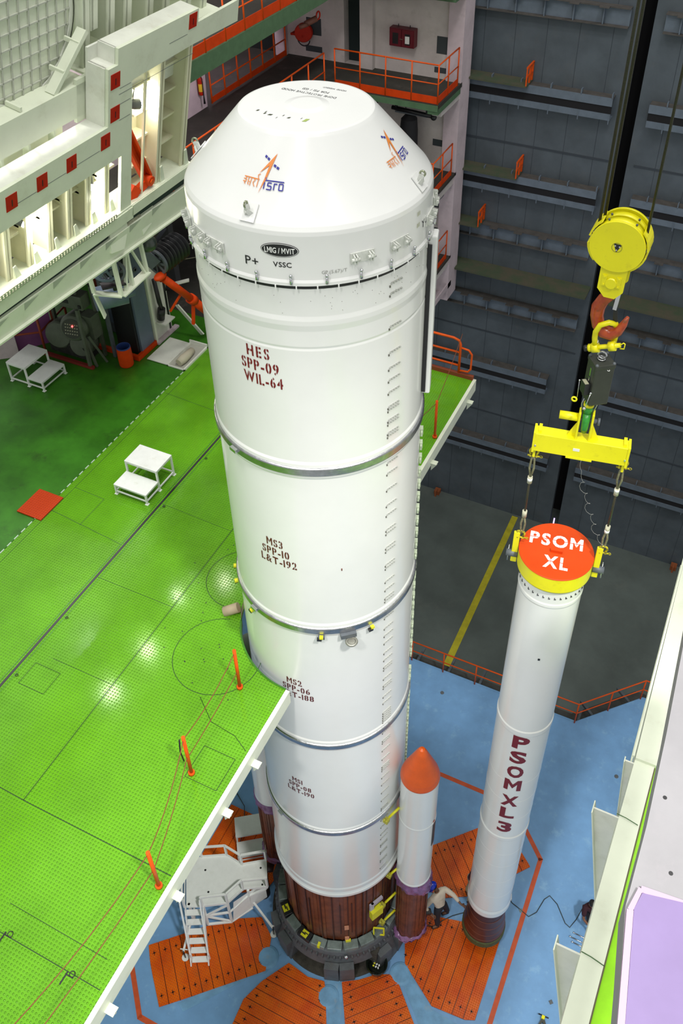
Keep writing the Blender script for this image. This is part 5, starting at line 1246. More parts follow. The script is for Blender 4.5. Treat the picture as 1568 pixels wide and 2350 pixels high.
for ch, z, w_ in (('P',9.50,.30),('S',9.02,.30),('O',8.52,.30),('M',8.03,.32),('X',7.46,.32),('L',6.99,.28),('3',6.43,.28)):
    bm, W = text2d(ch, h=.37, bold=.055)
    for v in bm.verts: v.co.x = (v.co.x-W/2)*w_/W
    decal('side_lettering', bm, on_cyl(px_,py_,pr_,-78,z), TXTR, g, .04)
def W2(u, v, z): c_, s_ = math.cos(YAW), math.sin(YAW); return Vector((px_+.045+u*c_-v*s_, py_+.0+u*s_+v*c_, z))
for s_ in (-1, 1):
    lug = build('trunnion_plate', MB().beam(W2(s_*.60-.045,0,13.78), W2(s_*.60-.045,0,14.42), .04, .09, up=(math.cos(YAW),math.sin(YAW),0)), YEL, g, bevel=.01)
    lug2 = build('trunnion_pin', MB().cyl(W2(s_*.55-.045,0,13.95), W2(s_*.72-.045,0,13.95), .055, 16), GSTEEL, lug)
    build('split_pin', MB().cyl(W2(s_*.69-.045,-.06,13.84), W2(s_*.69-.045,.06,14.06), .007, 6), STEEL, lug)
# shackles
def shackle(name, label, c, r, t, m_, ang=0, parent=None, pin=1.5, group=None):
    """bow shackle hanging: pin at bottom (c) bow upward; ang turns it about z"""
    gg = thing(name, label, 'shackle', c, ang, group=group) if parent is None else parent
    c = Vector(c); R = Matrix.Rotation(ang,3,'Z')
    P = lambda x, z, y=0: c+R @ Vector((x,y,z))
    pts = [P(-r*.72,0), P(-r*.78,r*.7), P(-r,r*1.4)]+[P(r*math.cos(a),r*1.55+r*.95*math.sin(a)) for a in [PI-PI*i/8 for i in range(9)]]+[P(r,r*1.4), P(r*.78,r*.7), P(r*.72,0)]
    build('bow', MB().tube(pts, t, 10), m_, gg)
    build('pin', MB().cyl(P(-r*pin,0), P(r*pin,0), t*.8, 12).ball(P(-r*.72,0), t*1.5, 8).ball(P(r*.72,0), t*1.5, 8), m_, gg)
    build('pin_eye', MB().torus(P(r*(pin+.35),0), t*1.1, t*.35, 'y', 14, 6), m_, gg)
    return gg
# sling assemblies
for s_, side in ((-1,'left'),(1,'right')):
    u = s_*.585; zt_ = 16.0 if s_ < 0 else 16.06; zl = 14.22
    shackle('bow_shackle', 'worn yellow shackle under the %s end of the lifting beam' % side, W2(u,0,zt_-.05), .055, .016, YELD, YAW)
    s2_ = bpy.data.objects; 
    shackle('bow_shackle', 'worn yellow shackle joining the %s sling to the booster cap' % side, W2(u+s_*.01,0,zl+.10), .055, .016, YELD, YAW)
    q = thing('wire_sling', 'dark wire rope sling with pale sleeves on the %s side' % side, 'sling', W2(u,0,zl+.2))
    build('rope', MB().tube([W2(u,0,zl+.62), W2(u,0,zt_-.50)], .016, 8), ROPE, q)
    for a_, b_ in ((zt_-.46, zt_-.10),(zl+.58, zl+.22)):
        for d_ in (-1,1):
            mid = (a_+b_)/2; build('eye_loop', MB().tube([W2(u,0,a_), W2(u+d_*.03,0,mid), W2(u+d_*.018,.0,b_), W2(u,0,b_+(.03 if b_ > a_ else -.03))], .015, 8), mat('taped_rope_eye',(.22,.21,.12),.5,var=.5,scale=30), q)
    for z in (zt_-.50, zl+.60): build('sleeve', MB().cyl(W2(u,0,z-.06), W2(u,0,z+.06), .034, 14), mat('pale_sleeve',(.55,.54,.40),.5,var=.3,scale=30), q)
    build('white_tape', MB().cyl(W2(u,0,(zt_-.50 if s_ < 0 else zl+.55)-.02), W2(u,0,(zt_-.50 if s_ < 0 else zl+.55)+.03), .036, 14), PAPER, q)
    if s_ > 0: build('white_tape', MB().cyl(W2(u,0,zt_-.50), W2(u,0,zt_-.45), .036, 14), PAPER, q)
# spreader beam
g = thing('lifting_beam', 'yellow spreader beam carrying the two booster slings', 'lifting beam', W2(0,0,16.05))
RY = Matrix.Rotation(YAW,3,'Z')
build('box_beam', MB().cbox(W2(0,0,16.27),(1.24,.18,.30),YAW), YEL, g, bevel=.006)
build('bottom_plate', MB().cbox(W2(0,0,16.11),(.34,.19,.03),YAW), YEL, g)
for s_ in (-1,1):
    build('end_plate', MB().cbox(W2(s_*.61,0,16.27),(.03,.20,.34),YAW).cbox(W2(s_*.55,.02,16.44),(.04,.14,.04),YAW), YEL, g)
    build('end_lug', MB().cbox(W2(s_*.585,0,16.06),(.035,.09,.20),YAW), YEL, g, bevel=.008)
    build('bolt', MB().cyl(W2(s_*.585,-.10,16.22), W2(s_*.585,-.085,16.22), .015, 10), STEEL, g)
for u in (-.085,.085):
    e = build('centre_plate', MB().cbox(W2(u,0,16.63),(.03,.14,.46),YAW), YEL, g, bevel=.01)
    sg = -1 if u < 0 else 1
    mm = MB(); a = [W2(u+sg*.015,0,16.42),W2(u+sg*.12,0,16.42),W2(u+sg*.015,0,16.66)]; off_ = RY @ Vector((0,.008,0)); mm.add([p-off_ for p in a]+[p+off_ for p in a],[(0,1,2),(5,4,3),(0,3,4,1),(1,4,5,2),(2,5,3,0)])
    build('gusset', mm, YEL, e)
build('stub_tube', MB().cyl(W2(-.34,0,16.74), W2(-.09,0,16.74), .055, 20), YEL, g)
build('cross_pin', MB().cyl(W2(-.12,0,16.72), W2(.15,0,16.72), .03, 14).cyl(W2(.15,0,16.72), W2(.18,0,16.72), .05, 14), GSTEEL, g)
build('white_tag', MB().cbox(W2(-.05,-.092,16.26),(.085,.004,.045),YAW), PAPER, g)
# green swivel hook above the beam
g = thing('swivel_hook', 'chipped green swivel hook holding the yellow lifting beam', 'hook', W2(0,0,16.6))
build('shank', MB().tube([W2(0,0,17.02),W2(0,0,16.92),W2(0,0,16.80)],[.05,.062,.055],16), GHOOK, g)
build('hook', MB().tube([W2(0,0,16.84),W2(0,-.05,16.74),W2(0,-.07,16.64),W2(0,-.03,16.56),W2(0,.04,16.56)],[.055,.05,.045,.042,.03],14), GHOOK, g)
build('collar', MB().cyl(W2(0,0,16.96),W2(0,0,17.0),.068,20), YEL, g)
build('latch_wires', MB().tube([W2(-.06,0,17.1),W2(-.09,0,16.98),W2(-.07,-.02,16.86)],.006,6).tube([W2(.08,0,17.1),W2(.10,0,16.98),W2(.06,-.02,16.85)],.006,6).cbox(W2(.05,0,17.06),(.10,.05,.06),YAW), STEEL, g)
# load cell box
g = thing('load_cell_box', 'dark olive load cell box hanging between the yellow shackle and the green hook', 'load cell', (3.53,.74,17.05))
byw = math.radians(36)
build('box', MB().cbox((3.54,.74,17.38),(.25,.25,.62),byw), BOXD, g, bevel=.012)
build('lid', MB().cbox((3.54,.74,17.665),(.262,.262,.06),byw), BOXD, g, bevel=.01)
Rb = Matrix.Rotation(byw,3,'Z'); Bx = lambda x, y, z: Vector((3.54,.74,17.38))+Rb @ Vector((x,y,z))
for sx in (-1,1):
    for sy in (-1,1): build('corner_cap', MB().ball(Bx(sx*.11,sy*.11,.315),.022,6), GSTEEL, g)
build('eye_bolt', MB().torus((3.53,.74,17.76),.05,.013,'y',20,8).torus((3.53,.74,17.71),.045,.008,'z',20,6), STEEL, g)
build('ring_mark', MB().torus(Bx(.04,-.131,.24),.014,.004,'z',12,5), PAPER, g)
build('side_latch', MB().cbox(Bx(-.132,-.02,.16),(.012,.03,.12),byw).cbox(Bx(-.135,-.02,.05),(.012,.02,.05),byw), STEEL, g)
build('display_unit', MB().cbox(Bx(-.16,-.01,-.08),(.08,.13,.16),byw), BLACKP, g)
build('display_label', MB().cbox(Bx(-.17,-.01,.003),(.05,.10,.006),byw), mat('olive_label',(.3,.3,.2),.6), g)
build('antenna', MB().cyl(Bx(-.26,-.02,.05),Bx(-.25,-.02,-.22),.005,6).ball(Bx(-.26,-.02,.05),.012,6).cyl(Bx(-.13,-.12,-.10),Bx(-.19,-.16,-.28),.006,6).ball(Bx(-.13,-.12,-.10),.016,6).ball(Bx(-.2,-.16,-.3),.022,6), STEEL, g)
build('yellow_buckle', MB().torus(Bx(-.30,-.05,-.22),.03,.012,'y',16,6), YEL, g)
# big yellow shackle
g = thing('bow_shackle', 'large bright yellow shackle hooked over the red crane hook', 'shackle', (3.53,.70,17.85))
P = lambda x, z, y=.70: Vector((x, y, z))
build('bow', MB().tube([P(3.43,17.88),P(3.41,18.02,.68),P(3.41,18.12,.66),P(3.45,18.24,.64),P(3.54,18.29,.66),P(3.61,18.24,.74),P(3.635,18.10,.78),P(3.63,17.98,.76)], .034, 14), YEL, g)
build('eyes', MB().cyl(P(3.40,17.855),P(3.475,17.885),.062,20).cyl(P(3.59,17.935),P(3.665,17.965),.062,20), YEL, g)
build('bolt', MB().cyl(P(3.33,17.83),P(3.72,17.99),.030,14), YEL, g)
build('hex_head', MB().cyl(P(3.355,17.84),P(3.395,17.855),.05,6), YEL, g)
build('bolt_end', MB().cyl(P(3.31,17.82),P(3.35,17.838),.04,14), BLACKP, g)
build('eye_handle', MB().tube([P(3.70,17.97),P(3.75,18.03),P(3.77,18.02),P(3.77,17.95),P(3.72,17.94)],.008,6), YEL, g)
build('white_band', MB().cyl(P(3.425,17.95),P(3.422,17.97),.0355,14), PAPER, g)
# crane hook
g = thing('crane_hook', 'chipped red crane hook under the yellow pulley block', 'hook', (3.52,.74,18.0))
hp = [(3.52,18.74),(3.50,18.62),(3.42,18.54),(3.375,18.42),(3.375,18.30),(3.41,18.18),(3.49,18.10),(3.58,18.09),(3.65,18.15),(3.70,18.26),(3.73,18.37)]
build('hook', MB().tube([(x,.74,z) for x, z in hp],[.055,.06,.075,.082,.078,.078,.085,.082,.065,.045,.02],18), HOOK, g)
build('latch', MB().beam((3.58,.72,18.66),(3.565,.72,18.44),.045,.012,up=(0,1,0)), STEEL, g); build('latch_arm', MB().beam((3.56,.73,18.55),(3.60,.73,18.28),.05,.015,up=(0,1,0)), BLACKP, g)
# pulley block
g = thing('pulley_block', 'bright yellow crane pulley block with a plain round face', 'pulley block', (3.49,.72,18.7))
def ycyl(m, x, z, r, y0, y1, n=56): return m.tube([(x,y0,z),(x,y1,z)], r, n)
cx, cz = 3.485, 19.36
build('front_disc', ycyl(MB(),cx,cz,.305,.50,.535), YEL, g, bevel=.004)
build('middle_disc', ycyl(MB(),cx,cz,.285,.56,.66), YEL, g)
build('rear_disc', ycyl(MB(),cx,cz,.285,.70,.80), YEL, g); build('back_disc', ycyl(MB(),cx,cz,.305,.83,.87), YEL, g)
m = MB()
for y0 in (.54,.67):
    for a0_ in (150,205,325,20):
        pts_ = []
        for i in range(5):
            a = math.radians(a0_+i*10-20); pts_.append((cx+.325*math.cos(a), cz+.325*math.sin(a)))
        for a_, b__ in zip(pts_[:-1],pts_[1:]): m.beam((a_[0],y0+.06,a_[1]),(b__[0],y0+.06,b__[1]),.02,.13,up=(0,1,0))
each('guard_plates', m, YEL, g)
m = MB()
for a in (60,120,170,200,330,355,15): 
    for y in (.60,.73): a_ = math.radians(a); m.ball((cx+.30*math.cos(a_),y,cz+.30*math.sin(a_)),.014,6)
each('guard_bolts', m, GSTEEL, g)
build('hub_plate', MB().add([(cx-.04,.498,cz+.045),(cx+.05,.498,cz+.04),(cx+.0,.498,cz-.06)],[(0,1,2)]), BLACKP, g)
build('hub_ring', MB().torus((cx,.499,cz),.055,.003,'y',32,6), mat('dull_olive_line',(.25,.24,.02),.6), g)
m = MB()
for dx_, dz_ in ((-.02,.02),(.028,.016),(.0,-.028)): m.cyl((cx+dx_,.49,cz+dz_),(cx+dx_,.498,cz+dz_),.009,10)
each('hub_bolts', m, STEEL, g)
each('cheek_plate', MB().prism([(3.35,19.20),(3.65,19.20),(3.64,18.80),(3.56,18.70),(3.44,18.70),(3.35,18.80)], .525, .555, 'xz').prism([(3.35,19.20),(3.65,19.20),(3.64,18.80),(3.56,18.70),(3.44,18.70),(3.35,18.80)], .80, .83, 'xz'), YEL, g)
ck = build('trunnion_boss', ycyl(MB(),3.495,18.90,.06,.49,.86,28), YEL, g)
m = MB()
for x in (3.415,3.575): m.box((x-.025,.512,18.85),(x+.025,.528,18.99))
for x in (3.415,3.575):
    for z in (18.87,18.97): m.cyl((x,.50,z),(x,.514,z),.011,10)
each('boss_clamp', m, YEL, g)
for (x, y, xt, lab) in ((3.235,.60,3.23,'left wire rope rising from the yellow pulley block'),(3.265,.70,3.27,'second left wire rope right beside the first'),(3.755,.62,3.75,'right wire rope rising from the yellow pulley block')):
    o = build('hoist_rope', MB().tube([(x,y,cz+.05),(xt,y,31)],.017 if x < 3.5 else .015,8), ROPE); tag(o, 'dark greasy '+lab, 'rope')
# thin curly wire
pts_ = []
for i in range(70):
    t = i/69; p = W2(.03+.52*t**1.3,-.1,16.10-1.55*t); k_ = (.030+.02*math.sin(i*.37))*(t > .25)+.008; pts_.append(p+Vector((k_*math.cos(i*.75),0,k_*math.sin(i*.75))))
o = build('thin_wire', MB().tube(pts_,.0017,4), mat('dull_wire',(.4,.4,.38),.5)); tag(o, 'thin curly pale wire dangling from the lifting beam to the right sling', 'wire')

# ================================================================ NEAR RIGHT: OPPOSITE PLATFORM HALF
g = thing('opposite_platform', 'pale cream beam with triangular brackets running up the right edge', 'platform', (6,-2,11))
build('edge_beam', MB().prism([(5.17,-8),(5.49,-8),(5.62,-.38),(5.33,-.38)],11.06,11.5).prism([(5.33,-.38),(5.64,-.38),(5.64,4.2),(5.31,4.2)],11.0,11.56).box((5.29,-.36,11.0),(5.32,4.2,11.04)).box((5.28,-.36,11.52),(5.31,4.2,11.56)), CREAM, g)
build('deck', MB().prism([(5.50,-8),(7.6,-8),(7.6,4.2),(5.64,4.2),(5.63,-.38)],11.40,11.44), LIME, g)
build('deck_edge', MB().prism([(5.49,-8),(5.51,-8),(5.64,-.38),(5.62,-.38)],11.40,11.48), mat('dark_chipped_edge',(.12,.10,.06),.8), g)
for y, w_ in ((-3.32,.25),(-1.34,.25),(-.42,.12)):
    b_ = build('bracket', MB().prism([(5.70,11.05),(5.35,11.46),(4.95 if w_ > .2 else 5.20,11.46),(5.55,8.1),(5.70,8.0)], y-.012, y+.012, 'xz'), WHITE2, g)
    build('bracket_flange', MB().beam((4.94 if w_ > .2 else 5.19,y,11.48),(5.54,y,8.1),w_*.8,.016,up=(1,0,.17)), CREAM, b_)
    if w_ > .2: build('twine', MB().tube([(5.27,y+.02,11.51),(5.4,y-.0,11.53),(5.58,y-.03,11.52)],.006,5), mat('green_twine',(.04,.12,.03),.8), b_)
g2 = thing('concrete_ledge', 'pale grey pitted ledge in the near bottom right with dark bolt holes', 'ledge', (6,-4,16.6))
build('slab', MB().prism([(5.19,-1.2),(5.26,-3.5),(5.27,-4.4),(5.25,-5.1),(5.33,-5.61),(5.41,-6.2),(5.6,-7.5),(7.4,-7.5),(7.4,-1.2)], 16.7, 17.0), SLABC, g2)
m = MB()
for x, y in ((5.44,-3.6),(5.52,-3.2),(5.36,-4.1),(5.52,-4.7),(5.62,-3.9),(5.42,-2.9)): m.disc((x,y),.018,17.001,12)
build('bolt_holes', m, BLACKP, g2)
g3 = thing('lilac_housing', 'smooth lilac block lying on the grey ledge in the bottom right corner', 'housing', (6,-6,17))
build('body', MB().prism([(5.66,-7.5),(7.4,-7.5),(7.4,-4.80),(5.64,-4.90),(5.34,-4.96),(5.31,-5.1),(5.38,-5.6),(5.46,-6.2)], 17.0, 17.04), LILAC, g3)
build('rim', MB().beam((5.62,-7.5,17.02),(5.40,-5.95,17.02),.05,.05).beam((5.40,-5.95,17.02),(5.285,-5.12,17.02),.05,.05).beam((5.285,-5.12,17.02),(5.33,-4.93,17.02),.04,.04).beam((5.33,-4.93,17.02),(7.4,-4.76,17.02),.05,.03), mat('mauve_rim',(.42,.30,.42),.6), g3)

# ---- floor tools & cables bottom right
def floor(p, z=.012): return (p[0], p[1], z)
o = build('floor_cable', MB().tube([(3.80,1.84,.05),(3.90,1.76,.012),(4.05,1.72,.012),(4.38,1.62,.012),(4.53,1.80,.012),(4.62,2.18,.012),(4.72,2.32,.012),(4.95,2.2,.012),(5.25,1.85,.012),(5.38,1.80,.012),(5.48,2.05,.012),(5.55,2.35,.012),(5.9,2.4,.012)],.011,6), CABLE); tag(o, 'thin dark cable snaking over the blue floor right of the hanging booster', 'cable')
o = build('floor_cable', MB().tube([(1.95,.55,.04),(2.1,.35,.05),(2.35,.40,.045),(2.45,.62,.03),(2.65,.85,.02),(2.9,1.05,.02),(3.2,1.25,.02)],.011,6), CABLE); tag(o, 'thin dark cable by the feet of the person in the blue helmet', 'cable')
for i, (x, y, lab) in enumerate(((5.50,1.72,'upper steel rod of three lying by the cream beam'),(5.44,1.60,'middle steel rod of three lying by the cream beam'),(5.52,1.50,'lower steel rod of three lying by the cream beam'))):
    o = build('steel_rod', MB().cyl((x,y,.02),(x+.45,y-.02,.02),.016,8).ball((x,y,.02),.025,6), STEEL); tag(o, lab, 'rod')
o = build('handset', MB().cbox((3.80,1.84,.06),(.12,.14,.12),.3), PAPER); tag(o, 'small white plug box on the floor right of the hanging booster base', 'handset')
for (x, y, rz, lab) in ((5.33,-.34,0,'yellow and black bar clamp at the bottom edge, the left one'),(5.72,-.42,.6,'yellow and black bar clamp at the bottom edge, the right one')):
    gg = thing('bar_clamp', lab, 'clamp', (x,y,.0), rz)
    build('handle', MB().cyl((x-.12,y,.1),(x+.12,y,.12),.014,8), BLACKP, gg); build('head', MB().cbox((x,y-.03,.08),(.07,.07,.10)), YEL, gg)
    build('legs', MB().beam((x,y-.04,.06),(x-.1,y-.5,.03),.05).beam((x,y-.04,.06),(x+.25,y-.4,.03),.06), BOXD, gg)

# ================================================================ PEOPLE
def skin_mesh(name, joints, edges, radii, m_, parent, sub=2):
    me = bpy.data.meshes.new(name); keys = list(joints); idx = {k: i for i, k in enumerate(keys)}
    me.from_pydata([joints[k] for k in keys], [(idx[a], idx[b]) for a, b in edges], []); me.update()
    o = bpy.data.objects.new(name, me); col.objects.link(o)
    md = o.modifiers.new('skin','SKIN'); md.use_smooth_shade = True
    if not me.skin_vertices: 
        bm = bmesh.new(); bm.from_mesh(me); bm.verts.layers.skin.verify(); bm.to_mesh(me); bm.free()
    sv = me.skin_vertices[0].data
    for k in keys:
        r = radii[k]; r = (r, r) if not isinstance(r, tuple) else r
        sv[idx[k]].radius = r; sv[idx[k]].use_root = (k == keys[0])
    ms = o.modifiers.new('sub','SUBSURF'); ms.levels = sub; ms.render_levels = sub
    dg = bpy.context.evaluated_depsgraph_get(); dg.update()
    nm = bpy.data.meshes.new_from_object(o.evaluated_get(dg)); bpy.data.objects.remove(o); nm.materials.clear()
    for p in nm.polygons: p.use_smooth = True
    return nm
def hand(J, E, Rr, side, wrist, d, up):
    d = Vector(d).normalized(); up = Vector(up).normalized(); s = d.cross(up).normalized(); wst = Vector(J[wrist])
    J['palm'+side] = tuple(wst+d*.06); Rr['palm'+side] = (.030,.018); E.append((wrist,'palm'+side))
    J['knuck'+side] = tuple(wst+d*.095); Rr['knuck'+side] = (.030,.014); E.append(('palm'+side,'knuck'+side))
    for i, (o_, l) in enumerate(((-.033,.055),(-.011,.066),(.011,.062),(.033,.048))):
        a = wst+d*.115+s*o_; b_ = a+d*l*.55-up*.012; c_ = b_+d*l*.35-up*.03
        for nme, p in (('a',a),('b',b_),('c',c_)): J['f%d%s%s' % (i,nme,side)] = tuple(p); Rr['f%d%s%s' % (i,nme,side)] = .0095
        E += [('knuck'+side,'f%da%s' % (i,side)),('f%da%s' % (i,side),'f%db%s' % (i,side)),('f%db%s' % (i,side),'f%dc%s' % (i,side))]
    t = wst+d*.045+s*-.045-up*.01; t2 = t+d*.04-s*.01-up*.02
    J['ta'+side] = tuple(t); J['tb'+side] = tuple(t2); Rr['ta'+side] = .012; Rr['tb'+side] = .010; E += [('palm'+side,'ta'+side),('ta'+side,'tb'+side)]
def person(label, J, face, hand_dirs, shirt, trousers, hairm=True, helmet=None, sleeve='long', sl=1.0):
    """J: joints pelvis, waist, chest, neck, head, sL eL wL, sR eR wR, hL kL aL, hR kR aR (world)"""
    root = thing('person', label, 'person', (J['pelvis'][0], J['pelvis'][1], 0))
    J = {k: tuple(v) for k, v in J.items()}; face = Vector(face).normalized()
    for s in 'LR':
        a = Vector(J['a'+s]); J['t'+s] = tuple(Vector((a.x,a.y,.05))+Vector((face.x,face.y,0)).normalized()*.14)
    R0 = dict(pelvis=(.10,.075),waist=(.085,.065),chest=(.10,.07),neck=.045,sL=.042,sR=.042,eL=.036,eR=.036,wL=.027,wR=.027,hL=.062,hR=.062,kL=.055,kR=.055,aL=.04,aR=.04,tL=.035,tR=.035)
    E = [('pelvis','waist'),('waist','chest'),('chest','neck'),('chest','sL'),('sL','eL'),('eL','wL'),('chest','sR'),('sR','eR'),('eR','wR'),('pelvis','hL'),('hL','kL'),('kL','aL'),('aL','tL'),('pelvis','hR'),('hR','kR'),('kR','aR'),('aR','tR')]
    BJ = {k: v for k, v in J.items() if k != 'head'}; RB_ = dict(R0); BE = list(E)
    for s in 'LR': hand(BJ, BE, RB_, s, 'w'+s, hand_dirs[s], (0,0,1))
    nk = Vector(J['neck']); hd_ = Vector(J['head'])
    me = skin_mesh('body', BJ, BE, RB_, SKIN, root)
    # head with face, merged into the body mesh
    up = (hd_-nk).normalized(); f = (face-up*face.dot(up)).normalized(); s = up.cross(f)
    B3 = Matrix((s, f, up)).transposed()
    hb = MB(); n0 = 0; hb.ball((0,0,0), 1, 14)
    for i, v in enumerate(hb.v):
        x, y, z = v; k_ = 1-.22*max(0,-z)*(1 if y > -.2 else .6)
        v2 = Vector((x*.078*k_, y*.095*(1-.1*max(0,-z)), z*.118))
        if y > .6: v2.y += .012*math.exp(-((x*6)**2+(z*4+.5)**2))+.028*math.exp(-((x*9)**2+(z*7+.9)**2))-.010*math.exp(-(((abs(x)-.38)*6)**2+((z-.1)*7)**2))
        hb.v[i] = hd_+B3 @ v2
    for sx in (-1,1):
        k0 = len(hb.v); hb.ball((0,0,0), 1, 6)
        for i in range(k0,len(hb.v)): v = hb.v[i]; hb.v[i] = hd_+B3 @ Vector((sx*.078+v.x*.012, v.y*.02-.005, v.z*.03-.01))
    hb.tube([nk-up*.03, hd_-up*.07], .048, 12)
    bm = bmesh.new(); bm.from_mesh(me); off = len(bm.verts); vs = [bm.verts.new(v) for v in hb.v]
    for fc in hb.f:
        try: nf = bm.faces.new([vs[i] for i in fc]); nf.smooth = True
        except ValueError: pass
    bm.to_mesh(me); bm.free()
    body = link_mesh('body', me, SKIN, root)
    ey = MB()
    for sx in (-1,1): ey.ball(hd_+B3 @ Vector((sx*.03,.082,.012)), .011, 6)
    build('eyes', ey, TXTW, root); ey = MB()
    for sx in (-1,1): ey.ball(hd_+B3 @ Vector((sx*.03,.091,.012)), .0055, 6)
    build('pupils', ey, BLACKP, root)
    build('mouth', MB().beam(hd_+B3 @ Vector((-.022,.090,-.055)), hd_+B3 @ Vector((.022,.090,-.055)), .005), mat('dark_lips',(.09,.025,.02),.5), root)
    def shell(name, scale, zmin, ymax, m_):
        k_ = MB().ball((0,0,0), 1, 14); fs = []
        for fc in k_.f:
            c_ = sum((k_.v[i] for i in fc), Vector())/len(fc)
            if c_.z > zmin-(.45 if c_.y < 0 else 0) and c_.y < ymax+(.9 if c_.z > .55 else 0): fs.append(fc)
        k_.f = fs; k_.sm = [True]*len(fs); k_.v = [hd_+B3 @ Vector((v.x*.080*scale, v.y*.098*scale-.004, v.z*.121*scale)) for v in k_.v]
        o = build(name, k_, m_, root); return o
    shell('hair', 1.06, .15, .45, HAIR)
    if helmet:
        k_ = MB().ball((0,0,0), 1, 18); fs = [fc for fc in k_.f if (sum((k_.v[i] for i in fc), Vector())/len(fc)).z > .12]; k_.f = fs; k_.sm = [True]*len(fs)
        k_.v = [hd_+B3 @ Vector((v.x*.115, v.y*.14, v.z*.145+.01)) for v in k_.v]
        hm = build('helmet', k_, helmet, root); hm.modifiers.new('th','SOLIDIFY').thickness = .004
        br = MB().lathe([(1.0,0),(1.16,-.01),(1.16,.01)], n=30, a0=0, a1=PI); br.v = [hd_+B3 @ Vector((v.x*.112, v.y*.14, v.z+.03)) for v in br.v]; build('brim', br, helmet, hm)
    # clothes
    es = {}; J2 = dict(J)
    for s in 'LR': J2['c'+s] = tuple(Vector(J['e'+s]).lerp(Vector(J['w'+s]), .8 if sleeve == 'long' else 0.0) if sleeve == 'long' else Vector(J['s'+s]).lerp(Vector(J['e'+s]),.8))
    J2['hem'] = tuple(Vector(J['pelvis'])-Vector((0,0,.05))); J2['col'] = tuple(nk.lerp(Vector(J['chest']),.35))
    if sleeve == 'long':
        ed = [('hem','waist'),('waist','chest'),('chest','col'),('chest','sL'),('sL','eL'),('eL','cL'),('chest','sR'),('sR','eR'),('eR','cR')]; rr = dict(waist=(.145,.115),hem=(.165,.135),chest=(.165,.125),col=.078,sL=.08,sR=.08,eL=.058,eR=.058,cL=.045,cR=.045)
    else:
        ed = [('hem','waist'),('waist','chest'),('chest','col'),('chest','sL'),('sL','cL'),('chest','sR'),('sR','cR')]; rr = dict(waist=(.145,.115),hem=(.165,.135),chest=(.165,.125),col=.078,sL=.084,sR=.084,cL=.062,cR=.062)
    sj = {k: J2[k] for k in rr}; link_mesh('shirt', skin_mesh('shirt', sj, ed, rr, shirt, root), shirt, root)
    tj = {'pelvis':J['pelvis'],'wst':tuple(Vector(J['pelvis']).lerp(Vector(J['waist']),.5))}; tr = dict(pelvis=(.145,.115),wst=(.135,.105)); te = [('pelvis','wst')]
    for s in 'LR':
        tj['h'+s] = J['h'+s]; tj['k'+s] = J['k'+s]; tj['m'+s] = tuple(Vector(J['a'+s])+Vector((0,0,.02))); tr['h'+s] = .105; tr['k'+s] = .078; tr['m'+s] = .07
        te += [('pelvis','h'+s),('h'+s,'k'+s),('k'+s,'m'+s)]
    link_mesh('trousers', skin_mesh('trousers', tj, te, tr, trousers, root), trousers, root)
    for s in 'LR':
        a = Vector(J['a'+s]); f2 = Vector((face.x,face.y,0)).normalized()
        me = skin_mesh('shoe', {'h':tuple(Vector((a.x,a.y,.05))-f2*.05),'m':tuple(Vector((a.x,a.y,.045))+f2*.07),'t':tuple(Vector((a.x,a.y,.035))+f2*.16)}, [('h','m'),('m','t')], dict(h=(.045,.045),m=(.048,.042),t=(.042,.032)), SHOE, root); link_mesh('shoe', me, SHOE, root)
    return root
p1 = person('person in a blue helmet and cream shirt reaching one arm toward the hanging booster', dict(pelvis=(2.36,.60,.92),waist=(2.33,.62,1.08),chest=(2.28,.66,1.30),neck=(2.21,.68,1.45),head=(2.12,.66,1.56),
    sR=(2.36,.83,1.34),eR=(2.62,.82,1.24),wR=(2.83,.72,1.20), sL=(2.17,.48,1.33),eL=(2.08,.34,1.10),wL=(2.22,.28,.98),
    hR=(2.40,.70,.86),kR=(2.44,.80,.48),aR=(2.50,.86,.09), hL=(2.34,.50,.86),kL=(2.36,.46,.47),aL=(2.40,.46,.09)), (-.6,-.5,-.5), {'R':(1,-.1,-.1),'L':(.8,.1,-.4)}, SHIRT, NAVY, helmet=HELM)
gb = thing('camera_bag', 'black pouch held against the waist of the person in the blue helmet', 'bag', (2.12,.30,.95))
build('pouch', MB().cbox((2.14,.28,1.02),(.22,.14,.12),.6), BLACKP, gb, bevel=.03); build('strap', MB().tube([(2.12,.33,1.05),(2.16,.50,1.25),(2.24,.62,1.38)],.012,6), BLACKP, gb)
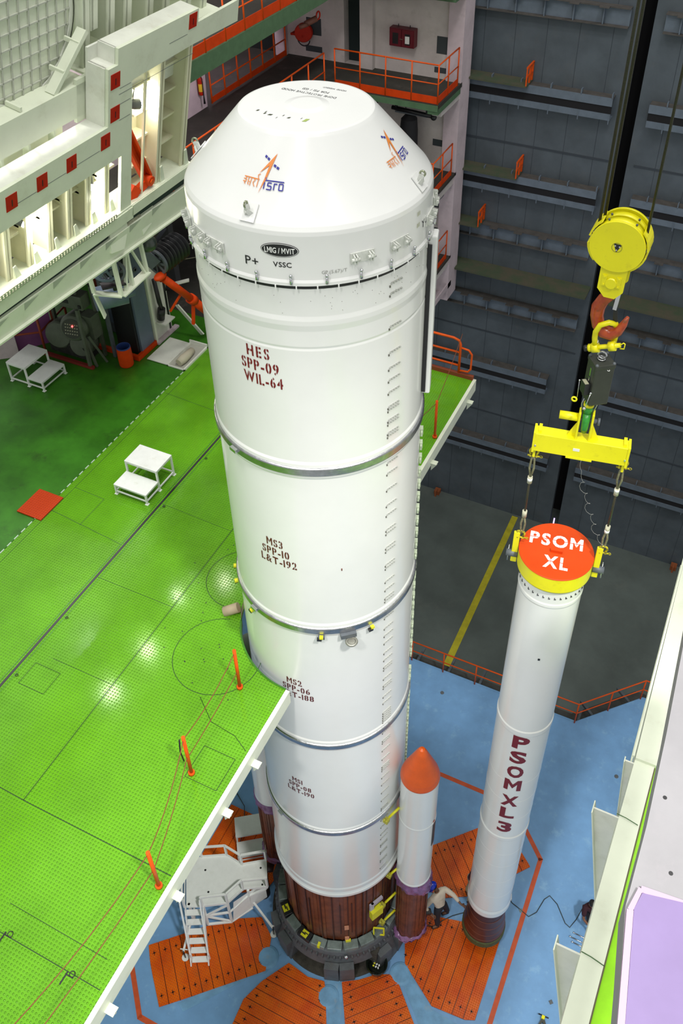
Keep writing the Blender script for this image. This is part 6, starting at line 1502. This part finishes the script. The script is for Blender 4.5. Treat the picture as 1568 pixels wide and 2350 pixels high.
p2 = person('person in a dark maroon shirt and khaki trousers bending behind the hanging booster', dict(pelvis=(2.86,1.50,.88),waist=(2.90,1.58,1.03),chest=(2.98,1.72,1.22),neck=(3.06,1.80,1.36),head=(3.12,1.84,1.46),
    sR=(3.10,1.58,1.24),eR=(3.16,1.38,1.00),wR=(3.20,1.20,.90), sL=(2.84,1.84,1.24),eL=(2.92,1.62,.98),wL=(3.10,1.42,.88),
    hR=(2.94,1.42,.82),kR=(2.98,1.38,.45),aR=(2.90,1.30,.09), hL=(2.80,1.58,.82),kL=(2.84,1.60,.45),aL=(2.78,1.52,.09)), (.7,-.6,-.5), {'R':(.3,-1,-.2),'L':(.6,-.8,-.2)}, MAROON, KHAKI, sleeve='short')
p3 = person('person in dark maroon crouching half hidden behind the cream beam bracket', dict(pelvis=(5.80,2.30,.32),waist=(5.78,2.28,.48),chest=(5.72,2.22,.68),neck=(5.70,2.18,.84),head=(5.72,2.14,.96),
    sR=(5.58,2.10,.72),eR=(5.62,1.92,.50),wR=(5.80,1.85,.42), sL=(5.86,2.32,.72),eL=(5.98,2.12,.5),wL=(6.02,1.95,.42),
    hR=(5.72,2.22,.30),kR=(5.78,1.92,.50),aR=(5.80,2.08,.09), hL=(5.90,2.34,.30),kL=(6.08,2.12,.50),aL=(6.06,2.28,.09)), (.5,-.8,-.3), {'R':(.6,-.5,-.3),'L':(.3,-.8,-.3)}, MAROON, NAVY, sleeve='short')

# repeats of one kind share a group
GROUPS = dict(chain_post='chain posts on the green platform', barrier_chain='chains and wires of the green platform edge', step_stool='two-step stools',
    bow_shackle='yellow shackles of the crane tackle', wire_sling='slings between the lifting beam and the booster cap', turnbuckle='yellow turnbuckles beside the right booster',
    strap_on_booster='strap-on boosters standing beside the rocket', floor_plate_panel='orange plate panels around the rocket', floor_pad='round blue pads around the pedestal',
    floor_cap='small covers set in the blue deck', flood_lamp='lamps in the bays of the stowed platform', hoist_rope='ropes above the yellow pulley block', steel_rod='steel rods by the cream beam',
    bar_clamp='bar clamps at the bottom edge', person='workers on the blue deck', guard_rail='orange guard rails', wire_rope='wire ropes of the winch', fire_extinguisher='fire extinguishers',
    maintenance_shelf='mossy shelves on the grey door wall', floor_cable='thin dark cables on the blue deck', junction_unit='motor units under the balconies', door_stop='orange blocks at the door foot')
for o in col.objects:
    if o.parent is None and 'label' in o:
        b = o.name.split('.')[0]
        if b in GROUPS and 'group' not in o: o['group'] = GROUPS[b]
